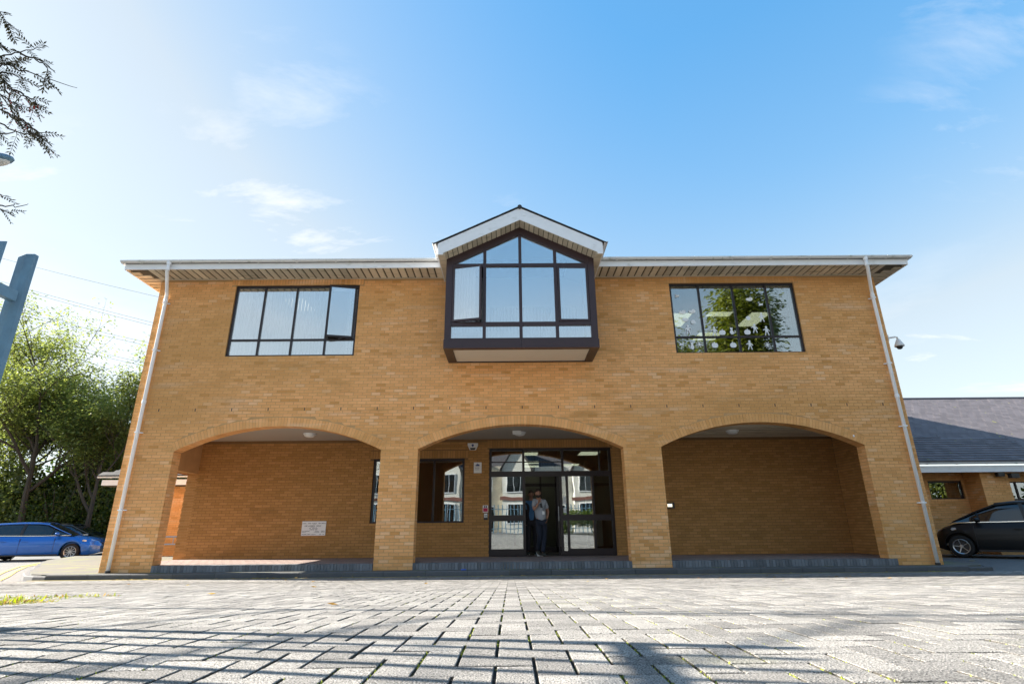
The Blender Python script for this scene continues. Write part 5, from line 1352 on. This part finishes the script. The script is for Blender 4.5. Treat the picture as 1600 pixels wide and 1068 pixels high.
carpaint('blue_paint', (.012, .13, .52)); carpaint('dark_paint', (.010, .013, .018)); carpaint('black_paint', (.003, .004, .006)); MATS['black_paint'].node_tree.nodes['Principled BSDF'].inputs['Metallic'].default_value = 0; MATS['black_paint'].node_tree.nodes['Principled BSDF'].inputs['Coat Weight'].default_value = .12; MATS['black_paint'].node_tree.nodes['Principled BSDF'].inputs['Roughness'].default_value = .4; MATS['black_paint'].node_tree.nodes['Principled BSDF'].inputs['Specular IOR Level'].default_value = .3; carpaint('red_paint', (.30, .012, .012))
top_est = [(-2.27, .80), (-2.2, .90), (-1.9, .95), (-.2, .93), (.85, .94), (1.3, .90), (1.9, .80), (2.15, .70), (2.27, .56)]
gh_est = [(-2.12, .93, .95, .60), (-1.98, .95, 1.18, .60), (-1.75, .95, 1.345, .59), (-1.3, .95, 1.41, .60), (-.6, .94, 1.445, .61), (.0, .93, 1.44, .61), (.32, .93, 1.40, .60), (.75, .94, 1.19, .62), (1.18, .94, .96, .66), (1.26, .93, .94, .66)]
PIL = [(-1.42, .05, 'black_plastic'), (-.45, .10, 'black_plastic'), (.55, .03, 'black_plastic')]; SEAM = (-1.15, -.42, .72)
car('parked_car', 'bright blue estate car parked left of the building', (-19.50, 10.80, gz(-20, 10.7)), radians(21), 'blue_paint', 4.54, 1.82, top_est, None, (-1.33, 1.31), gh=gh_est, rails=True)
car('parked_car', 'dark estate car half hidden behind the bonnet of the blue one', (-22.3, 15.9, gz(-22, 15.9)), radians(12), 'dark_paint', 4.6, 1.82, top_est, None, (-1.33, 1.31), gh=gh_est, rails=True)
car('parked_car', 'dark red car whose roof just shows at the left edge behind the blue one', (-30.2, 17.3, gz(-30, 17.3)), radians(20), 'red_paint', 4.4, 1.80, top_est, None, (-1.33, 1.31), gh=gh_est)
top_h = [(-2.0, .84), (-1.92, .98), (-1.7, 1.03), (-.2, 1.01), (1.0, 1.0), (1.3, .955), (1.7, .84), (1.88, .72), (1.99, .55)]
gh_h = [(-1.94, 1.0, 1.02, .62), (-1.80, 1.02, 1.40, .60), (-1.6, 1.02, 1.51, .61), (-.9, 1.02, 1.56, .63), (-.1, 1.01, 1.565, .63), (.35, 1.0, 1.52, .62), (.9, 1.0, 1.30, .63), (1.45, .98, 1.0, .67), (1.56, .955, .97, .67)]
PIL = [(-1.35, .06, 'black_plastic'), (-.25, .09, 'black_plastic'), (.80, .05, 'black_paint')]; SEAM = (-1.05, -.22, .95)
hat = car('parked_car', 'black hatchback with blue sheen parked by the right annex', (14.26, 2.82, gz(15, 3.4)+.01), radians(137), 'black_paint', 3.98, 1.77, top_h, None, (-1.35, 1.35), gh=gh_h, rimspokes=5)
hat.scale = (.94, .94, .94)

# ------------------------------------------------------------------ people
mat('skin', (.42, .22, .15), .55, spec=.4); mat('skin_tan', (.35, .18, .12), .55); mat('hair', (.03, .02, .015), .7); mat('tshirt_grey', (.40, .43, .48), .9, noise=.08, nscale=14, bump=.4, bscale=25, bdist=.02); mat('denim', (.016, .022, .040), .9, noise=.25, nscale=8, bump=.5, bscale=25, bdist=.02)
mat('blue_shirt', (.09, .22, .42), .9, bump=.3, bscale=25, bdist=.02); mat('dark_jacket', (.03, .025, .03), .9); mat('trainers', (.05, .055, .05), .7); mat('sole', (.8, .8, .78), .6)
def skinned(name, verts, edges, radii, mt, parent, root=0, sub=2, sx=None):
    me = bpy.data.meshes.new(name); me.from_pydata([tuple(v) for v in verts], edges, []); o = link(name, me, parent); me.materials.append(MATS[mt])
    md = o.modifiers.new('skin', 'SKIN'); sv = me.skin_vertices[0].data
    for i, r in enumerate(radii): sv[i].radius = r if isinstance(r, tuple) else (r, r); sv[i].use_root = (i == root)
    md.use_smooth_shade = True
    ms = o.modifiers.new('sub', 'SUBSURF'); ms.levels = sub; ms.render_levels = sub
    return o
def chain(n, off=0): return [(off+i, off+i+1) for i in range(n-1)]
def person(label, loc, rz, J, top_m, leg_m, skin_m='skin', hair='short', sleeves='short', group=None, jacket=None):
    """J: joints in metres, x to the viewer's right, -y towards the viewer"""
    t = thing('person', label, 'person', loc, rz, group); V = {k: Vector(v) for k, v in J.items() if isinstance(v, tuple)}
    # body: one continuous surface of skin colour under the clothes
    names = ['pelvis', 'waist', 'chest', 'neckb', 'neckt', 'headc', 'shR', 'elR', 'wrR', 'shL', 'elL', 'wrL', 'hipR', 'knR', 'anR', 'hipL', 'knL', 'anL']
    e = [('pelvis', 'waist'), ('waist', 'chest'), ('chest', 'neckb'), ('neckb', 'neckt'), ('neckt', 'headc'), ('chest', 'shR'), ('shR', 'elR'), ('elR', 'wrR'), ('chest', 'shL'), ('shL', 'elL'), ('elL', 'wrL'), ('pelvis', 'hipR'), ('hipR', 'knR'), ('knR', 'anR'), ('pelvis', 'hipL'), ('hipL', 'knL'), ('knL', 'anL')]
    rad = dict(pelvis=(.10, .08), waist=(.10, .08), chest=(.14, .105), neckb=.065, neckt=.055, headc=.07, shR=.06, shL=.06, elR=.042, elL=.042, wrR=.027, wrL=.027, hipR=.082, hipL=.082, knR=.055, knL=.055, anR=.038, anL=.038)
    ix = {n: i for i, n in enumerate(names)}
    skinned('body', [V[n] for n in names], [(ix[a], ix[b]) for a, b in e], [rad[n] for n in names], skin_m, t)
    # head with face
    hc = V['head']; yaw = J.get('yaw', 0) if isinstance(J.get('yaw', 0), (int, float)) else 0
    H = MB(); nu, nv_ = 24, 18
    f_ = Vector((sin(yaw), -cos(yaw), 0)); s_ = Vector((cos(yaw), sin(yaw), 0)); u_ = Vector((0, 0, 1))
    for j in range(nv_+1):
        ph = pi*j/nv_
        for i in range(nu):
            th = 2*pi*i/nu; a, b, c = sin(ph)*sin(th), sin(ph)*cos(th), cos(ph)   # side, front, up
            w = .077*(1-.22*max(0, -c)**1.2); d = .098; hgt = .118
            fr = b*d*(1-.10*max(0, -c)); 
            if b > 0:
                fr += .020*math.exp(-((a/.16)**2+((c+.12)/.16)**2))-.010*math.exp(-(((abs(a)-.36)/.16)**2+((c-.08)/.12)**2))+.006*math.exp(-((a/.4)**2+((c+.55)/.12)**2))+.008*math.exp(-((a/.6)**2+((c-.22)/.09)**2))
            P = hc+s_*(a*w)+f_*fr+u_*(c*hgt)
            H.v.append(tuple(P))
    for j in range(nv_):
        for i in range(nu): H.f.append([j*nu+i, (j+1)*nu+i, (j+1)*nu+(i+1) % nu, j*nu+(i+1) % nu]); H.t.append(.5)
    for sg in (-1, 1): H.sphere(hc+s_*(sg*.078)+f_*(-.005)+u_*(-.005), .010, .018, .030, 8, 6)
    H.build('head', skin_m, t, smooth=True)
    E_ = MB()
    for sg in (-1, 1): E_.sphere(hc+s_*(sg*.030)+f_*.086+u_*.008, .012, .010, .007, 8, 6)
    E_.build('eyes', 'hair', t); 
    B = MB(); B.bar(hc+s_*-.045+f_*.090+u_*.030, hc+s_*-.014+f_*.097+u_*.032, .006, .008); B.bar(hc+s_*.014+f_*.097+u_*.032, hc+s_*.045+f_*.090+u_*.030, .006, .008); B.build('eyebrows', 'hair', t)
    Hr = MB()
    for j in range(8):
        ph = (.50 if hair == 'short' else .42)*pi*j/7
        for i in range(20):
            th = 2*pi*i/20; a, b, c = sin(ph)*sin(th), sin(ph)*cos(th), cos(ph); k = 1.045
            lim = 1. if b < .35 else .0
            P = hc+s_*(a*.079*k)+f_*(b*.098*k-.012*(b > .2))+u_*(c*.120*k+.004+(.03 if b > .45 and j > 4 else 0))
            Hr.v.append(tuple(P))
    for j in range(7):
        for i in range(20): Hr.f.append([j*20+i, (j+1)*20+i, (j+1)*20+(i+1) % 20, j*20+(i+1) % 20]); Hr.t.append(.5)
    Hr.build('hair', 'hair', t, smooth=True)
    if J.get('beard'):
        Bd = MB(); n = 14
        for k, (zz_, rr_, dd_) in enumerate(((-.055, .070, .080), (-.072, .070, .092), (-.095, .060, .092), (-.122, .040, .078), (-.135, .012, .06))):
            for i in range(n+1):
                th = -pi/2+pi*i/n; Bd.v.append(tuple(hc+s_*(sin(th)*rr_)+f_*(cos(th)*dd_+.004)+u_*(zz_-.0)))
        for k in range(4):
            for i in range(n): a = k*(n+1)+i; Bd.f.append([a, a+n+1, a+n+2, a+1]); Bd.t.append(.5)
        Bd.build('beard', 'hair', t, smooth=True)
    # shirt
    sn = ['pelvis', 'waist', 'chest', 'neckb', 'shR', 'shL']; lst = [V['pelvis']+Vector((0, 0, -.05)), V['waist'], V['chest'], V['neckb']+Vector((0, 0, -.02)), V['shR'], V['shL']]
    ed = [(0, 1), (1, 2), (2, 3), (2, 4), (2, 5)]; rd = [(.185, .145), (.165, .13), (.175, .135), .075, .082, .082]
    for sd_, sh, el, wr in ((4, 'shR', 'elR', 'wrR'), (5, 'shL', 'elL', 'wrL')):
        if sleeves == 'short': lst.append(V[sh].lerp(V[el], .72)); ed.append((sd_, len(lst)-1)); rd.append(.068)
        else: lst += [V[el], V[wr].lerp(V[el], .06)]; ed += [(sd_, len(lst)-2), (len(lst)-2, len(lst)-1)]; rd += [.060, .042]
    skinned('tshirt' if sleeves == 'short' else 'shirt', lst, ed, rd, top_m, t)
    if jacket:
        for sg, sh, el, wr in ((-1, 'shR', 'elR', 'wrR'), (1, 'shL', 'elL', 'wrL')):
            lst = [V['pelvis']+Vector((sg*.13, .0, -.12)), V['waist']+Vector((sg*.12, 0, 0)), V['chest']+Vector((sg*.12, .0, .02)), V[sh], V[el], V[wr]]
            skinned('jacket_side', lst, chain(6), [(.10, .14), (.09, .14), (.10, .145), .088, .07, .05], jacket, t)
    # trousers
    lst = [V['pelvis'], V['hipR'], V['knR'], V['anR'], V['hipL'], V['knL'], V['anL']]
    skinned('jeans', lst, [(0, 1), (1, 2), (2, 3), (0, 4), (4, 5), (5, 6)], [(.145, .115), .100, .075, .062, .100, .075, .062], leg_m, t)
    # shoes
    for an, toe in (('anR', 'toeR'), ('anL', 'toeL')):
        a = V[an]; b = V[toe]; dr = (b-a); fl = Vector((dr.x, dr.y, dr.z)); 
        heel = a-fl.normalized()*.05
        hz = Vector((0, 0, -.055)) if abs(dr.z) < .13 else (Vector((0, 0, -1))-dr.normalized()*(-dr.normalized().z)).normalized()*.03
        lst = [a+hz*.2, heel+hz, a.lerp(b, .5)+hz*.9, b]
        skinned('shoe', lst, [(0, 2), (2, 3), (1, 2)], [.05, .038, .042, .034], 'trainers', t, root=2)
        nrm = hz.normalized(); ctr = (heel+b)/2+hz*.9+nrm*.035; ux = (b-heel).normalized(); uy = ux.cross(nrm).normalized()
        q = MB(); n = 16; pts = []
        for k in range(n): an_ = 2*pi*k/n; pts.append(ctr+ux*cos(an_)*.152+uy*sin(an_)*.048*(1+.15*cos(an_)))
        q.add(pts+[p+nrm*.022 for p in pts], [tuple(range(n)), tuple(range(2*n-1, n-1, -1))]+[(i, i+n, (i+1) % n+n, (i+1) % n) for i in range(n)]); q.build('sole', 'sole', t)
    # hands
    for wr, el, dirn, curl in (('wrR', 'elR', J.get('handR', (0, 0, -1)), J.get('curlR', .5)), ('wrL', 'elL', J.get('handL', (0, 0, -1)), J.get('curlL', .4))):
        d = Vector(dirn).normalized(); w = V[wr]; sgn = -1 if wr == 'wrR' else 1
        nrm = Vector(J.get('palmR' if wr == 'wrR' else 'palmL', (-sgn, 0, 0))).normalized(); nrm = (nrm-d*nrm.dot(d)).normalized(); ac = d.cross(nrm).normalized()
        vs = [w-d*.01, w+d*.045, w+d*.085]; skinned('palm', vs, chain(3), [(.022, .026), (.020, .038), (.014, .036)], skin_m, t, sub=1)
        for k in range(4):
            ln = (.070, .080, .075, .058)[k]; p = w+d*.07+ac*(k-1.5)*.019; pts = [p]; dd = d.copy()
            for s3 in (.45, .32, .23): dd = (dd*cos(curl)+nrm*sin(curl)).normalized(); nrm2 = nrm; p = p+dd*ln*s3; pts.append(p); 
            skinned('finger', pts, chain(4), [.0085, .0085, .0078, .0065], skin_m, t, sub=1)
        b_ = w+d*.025+ac*(-.028); skinned('thumb', [b_, b_-ac*.022+d*.022+nrm*.012, b_-ac*.026+d*.050+nrm*.026], chain(3), [.011, .010, .008], skin_m, t, sub=1)
    return t
P1 = dict(pelvis=(.02, .0, .93), waist=(.01, -.01, 1.10), chest=(-.005, -.01, 1.32), neckb=(-.035, -.02, 1.49), neckt=(-.045, -.03, 1.545), headc=(-.05, -.045, 1.62), head=(-.055, -.055, 1.665), yaw=.18, beard=True,
          shR=(-.165, -.02, 1.445), elR=(-.185, -.17, 1.20), wrR=(-.045, -.225, 1.40), shL=(.135, .02, 1.425), elL=(.225, .08, 1.15), wrL=(.175, -.06, .96),
          handR=(.18, .05, 1), palmR=(.3, .9, 0), curlR=.75, handL=(-.1, -.3, -1), palmL=(-1, 0, 0), curlL=.5,
          hipR=(-.075, 0, .88), knR=(-.03, -.10, .50), anR=(-.085, .10, .135), toeR=(-.03, -.02, .035), hipL=(.105, 0, .88), knL=(.10, -.03, .48), anL=(.035, -.16, .085), toeL=(.10, -.34, .045))
pm1 = person('bearded man in grey T-shirt and jeans in the doorway, hand raised to his chin', (.85, 2.78, .142), 0, P1, 'tshirt_grey', 'denim')
# lanyard badge and phone are things he carries
t = thing('lanyard_badge', 'small white badge hanging at the waist of the man in the grey T-shirt', 'badge', (.93, 2.63, 1.27))
MB().box(-.035, .035, -.004, .004, -.045, .045).build('card', 'paper', t); MB().tube([(-.0, 0, .045), (-.05, .02, .30)], .004, 5).build('cord', 'black_plastic', t)
MB().obox((.865, 2.53, 1.46), (1, .1, .2), (0, 1, 0), (-.2, 0, 1), .030, .006, .06).build('phone', 'black_plastic'); tag(bpy.data.objects['phone'], 'black phone held up to the chin of the man in the grey T-shirt', 'phone')
P2 = dict(pelvis=(0, 0, .93), waist=(0, -.01, 1.10), chest=(0, 0, 1.32), neckb=(0, 0, 1.49), neckt=(.0, -.01, 1.545), headc=(0, -.02, 1.62), head=(0, -.03, 1.665), yaw=.1,
          shR=(-.18, 0, 1.44), elR=(-.24, .03, 1.15), wrR=(-.20, -.08, .92), shL=(.18, 0, 1.44), elL=(.24, .03, 1.15), wrL=(.20, -.08, .92), handR=(0, -.2, -1), handL=(0, -.2, -1),
          hipR=(-.09, 0, .88), knR=(-.10, -.03, .49), anR=(-.11, 0, .09), toeR=(-.13, -.17, .045), hipL=(.09, 0, .88), knL=(.10, -.03, .49), anL=(.11, 0, .09), toeL=(.13, -.17, .045))
person('man in dark jacket and blue shirt standing in the shade just inside the doorway', (.62, 3.35, .142), 0, P2, 'blue_shirt', 'dark_jacket', 'skin_tan', sleeves='long', jacket='dark_jacket')

# ------------------------------------------------------------------ the street behind the camera, seen in the glass
mat('render_white', (.72, .70, .64), .85, noise=.05); mat('red_brick', (.22, .10, .08), .9, noise=.2, nscale=3); mat('render_cream', (.55, .50, .40), .85, noise=.08); mat('house_roof', (.06, .055, .06), .85, noise=.2)
def house(x, y, w, label, wall, gable=True):
    t = thing('terraced_house', label, 'house', (x, y, .5), pi, 'houses across the road'); h = w/2
    MB().box(-h, h, 0, 8, 0, 5.6).build('wall', wall, t)
    MB().prism([(0, 5.4), (8.4, 5.4), (4.1, 8.2)], -h-.15, h+.15, 'x').build('roof', 'house_roof', t)
    q = MB().prism([(-h+.3, -.1), (-.2, -.1), (-.2, 5.3), (-h/2-.0, 7.4), (-h+.3, 5.3)], -.9, .3) if gable else MB().box(-h+.3, -.2, -.9, .3, 0, 5.3)
    q.build('front_gable', 'render_white', t)
    MB().prism([(-h+.05, 5.2), (-h/2, 7.75), (.05, 5.2), (.05, 5.05), (-h/2, 7.5), (-h+.05, 5.05)], -1.1, 2.2).build('gable_roof', 'house_roof', t)
    for (a, b, c, d, yy) in ((-h+.7, -.6, .7, 2.4, -.93), (-h+.7, -.6, 3.3, 4.9, -.93), (.5, 1.3, 0, 2.2, -.03), (1.6, h-.4, .9, 2.3, -.03), (.7, h-.5, 3.4, 4.8, -.03)):
        f_ = MB().box(a, b, yy-.02, yy+.06, c, d).build('window_frame', 'white_paint', t)
        n = max(1, round((b-a)/.7)); wv = (b-a-.08)/n
        for k in range(n): MB().box(a+.04+k*wv+.03, a+.04+(k+1)*wv-.03, yy-.03, yy-.021, c+.08, d-.08).build('pane', 'car_glass', f_)
    MB().box(-h, 0, -.96, -.9, 2.62, 2.9).build('bay_band', 'red_brick', t)
    return t
for k, (x, wl, lb) in enumerate([(-13.5, 'render_cream', 'leftmost white gabled house across the road, mirrored in the glass'), (-7.2, 'render_white', 'white gabled house left of centre across the road'), (-.9, 'render_cream', 'white gabled house straight across the road from the doors'), (5.4, 'render_white', 'white gabled house right of centre across the road'), (11.7, 'render_cream', 'rightmost white gabled house across the road')]):
    house(x, -31, 6.2, lb, wl)
GB = 'trees behind the camera, mirrored in the upper right window'
tree(12.6, -24.0, 15.5, 4.6, 'large leafy tree behind the camera mirrored at the left of the upper right window', 30000, 'leaf_behind', seed=51, trunk=.25, group=GB, lsz=.34, base=.14, levels=4)
tree(16.9, -23.5, 20.0, 3.3, 'larger leafy tree behind the camera mirrored at the right of the upper right window', 26000, 'leaf_behind', seed=57, trunk=.25, group=GB, lsz=.36, base=.14, levels=4)
tree(-17.0, -25.0, 9.0, 4.0, 'small leafy tree behind the camera on the left side of the street', 7000, 'leaf_behind', seed=61, trunk=.2, lsz=.30, base=.2, levels=3)
bush(3.6, -18.5, 1.5, .9, 1.5, 'low green shrub behind the camera mirrored in the right side light', 2600, 'leaf', .12, None)
bush(6.0, -18.5, 1.6, .9, 1.6, 'second low green shrub behind the camera, farther right', 2600, 'leaf', .12, None)
bush(25.5, -8.5, 3.6, 1.5, 5.2, 'tall hedge to the right of the camera mirrored in the annex windows', 5000, 'leaf_behind', .28, 'hedge right of the forecourt')
bush(32.5, -7.5, 3.8, 1.5, 5.6, 'tall hedge farther right of the forecourt, mirrored in the annex windows', 5000, 'leaf_behind', .28, 'hedge right of the forecourt')
t = thing('palisade_fence', 'long palisade fence along the pavement behind the camera', 'fence', (0, -20.5, .5))
for k in range(-42, 43): MB().box(k*.28-.03, k*.28+.03, -.01, .01, 0, 1.9).build('pale', 'galvanised', t)
for z in (.3, 1.6): MB().box(-12, 12, -.05, -.012, z, z+.05).build('rail', 'galvanised', t)

# ------------------------------------------------------------------ small ground details
# weeds at the left
def weeds(cx, cy, rx, ry, n, label, dry=.35, hmax=.05):
    t = thing('weed_clump', label, 'weeds', (cx, cy, g(cy)), 0, 'weed clumps growing between the pavers'); L = ([], []); T = []; L2 = ([], []); T2 = []
    for k in range(n):
        a, r_ = ru(0, 6.28), sqrt(rnd()); x, y = rx*r_*cos(a), ry*r_*sin(a); z = g(cy+y)-g(cy); 
        tgt = (L2, T2) if rnd() < dry else (L, T)
        d = Vector((ru(-1, 1), ru(-1, 1), ru(.15, .9)*(1.2-r_))).normalized(); leaf_quad(tgt[0], tgt[1], Vector((x, y, z-.003)), d, ru(.006, .014), ru(.02, hmax+.02), rnd())
    q = MB(); q.v, q.f, q.t = L[0], [list(f) for f in L[1]], T; q.build('blades', 'grass', t)
    if L2[0]: q = MB(); q.v, q.f, q.t = L2[0], [list(f) for f in L2[1]], T2; q.build('dry_leaves', 'leaf_dry', t)
weeds(-3.55, -9.15, .36, .30, 800, 'sunlit yellow green weed clump on the pavers at the left edge')
weeds(-4.3, -8.6, .9, .5, 1100, 'flat mossy weed patch at the far left of the pavers', .15, .02)
weeds(-3.6, -8.3, .35, .15, 160, 'small sprig of weeds just above the largest clump', .3, .03)
weeds(6.7, -.18, .16, .03, 60, 'tiny weed tuft on the kerb below the right arch', .1, .05)
weeds(9.2, -.50, .35, .05, 120, 'weed tuft at the kerb below the right drainpipe', .1, .04)
weeds(7.6, -.05, .10, .02, 50, 'tiny weed tuft against the step of the right arch', .1, .05)
# dead leaves
lm = []
for k in range(4):
    q = MB(); c = ru(.1, .35); q.add([(-.035, 0, .004), (-.01, .018, .010+c*.02), (.035, .004, .012), (.0, -.018, .008), (0, 0, .001)], [(0, 4, 1), (1, 4, 2), (2, 4, 3), (3, 4, 0)], rnd()); lm.append(q.mesh('fallen_leaf', 'leaf_dry'))
spots = [(.05+.9*k_, 0, 0) for k_ in ()]
LV = []
for k in range(34): LV.append((ru(-8.6, -4.2), KY-ru(.03, .22)))
for k in range(8): LV.append((ru(-5.6, -4.9), KY-ru(.03, .10)))
for k in range(26): LV.append((ru(-4, 9.5), KY-ru(.03, .20)))
for k in range(14): LV.append((ru(-6, 7), ru(-7.5, -1.0)))
for k in range(8): LV.append((ru(2.0, 6.5), ru(-5, -2.0)))
lq = MB()
for (x, y) in LV:
    a = ru(0, 6.28); k = ru(.6, 1.2); me = random.choice(lm); o0 = [Vector((v.co.x*cos(a)-v.co.y*sin(a), v.co.x*sin(a)+v.co.y*cos(a), v.co.z))*k+Vector((x, y, g(y)+.003)) for v in me.vertices]
    lq.add(o0, [tuple(p_.vertices) for p_ in me.polygons], rnd())
lq.build('leaf_litter', 'leaf_dry', kind='stuff')
for (x, y, lb) in ((-1.05, -9.75, 'single curled orange leaf on the pavers left of centre, just behind the long shadow'), (-2.55, -8.2, 'dark dry leaf lying on the bright pavers right of the weed clump'),
                   (1.6, -3.4, 'reddish leaf on the pavers in front of the third pier'), (3.3, -4.0, 'small brown leaf on the bright pavers before the right arch')):
    o = link('fallen_leaf', random.choice(lm), None, (x, y, g(y)+.004)); o.rotation_euler = (0, 0, ru(0, 6.28)); tag(o, lb, 'leaf', 'single fallen leaves on the pavers')
q = MB().obox((-1.05, -.2, .012), (1, .3, 0), (-.3, 1, 0), (0, 0, 1), .05, .03, .010); tag(q.build('litter', mat('litter_blue', (.02, .12, .6), .4).name), 'scrap of bright blue litter on the kerb below the entrance step', 'litter')
q = MB(); q.sphere((8.42, -.004, 2.93), .022, .008, .03, 8, 6); tag(q.build('plaster_fleck', 'sign_white'), 'small white fleck stuck on the arch ring near the right drainpipe', 'mark')
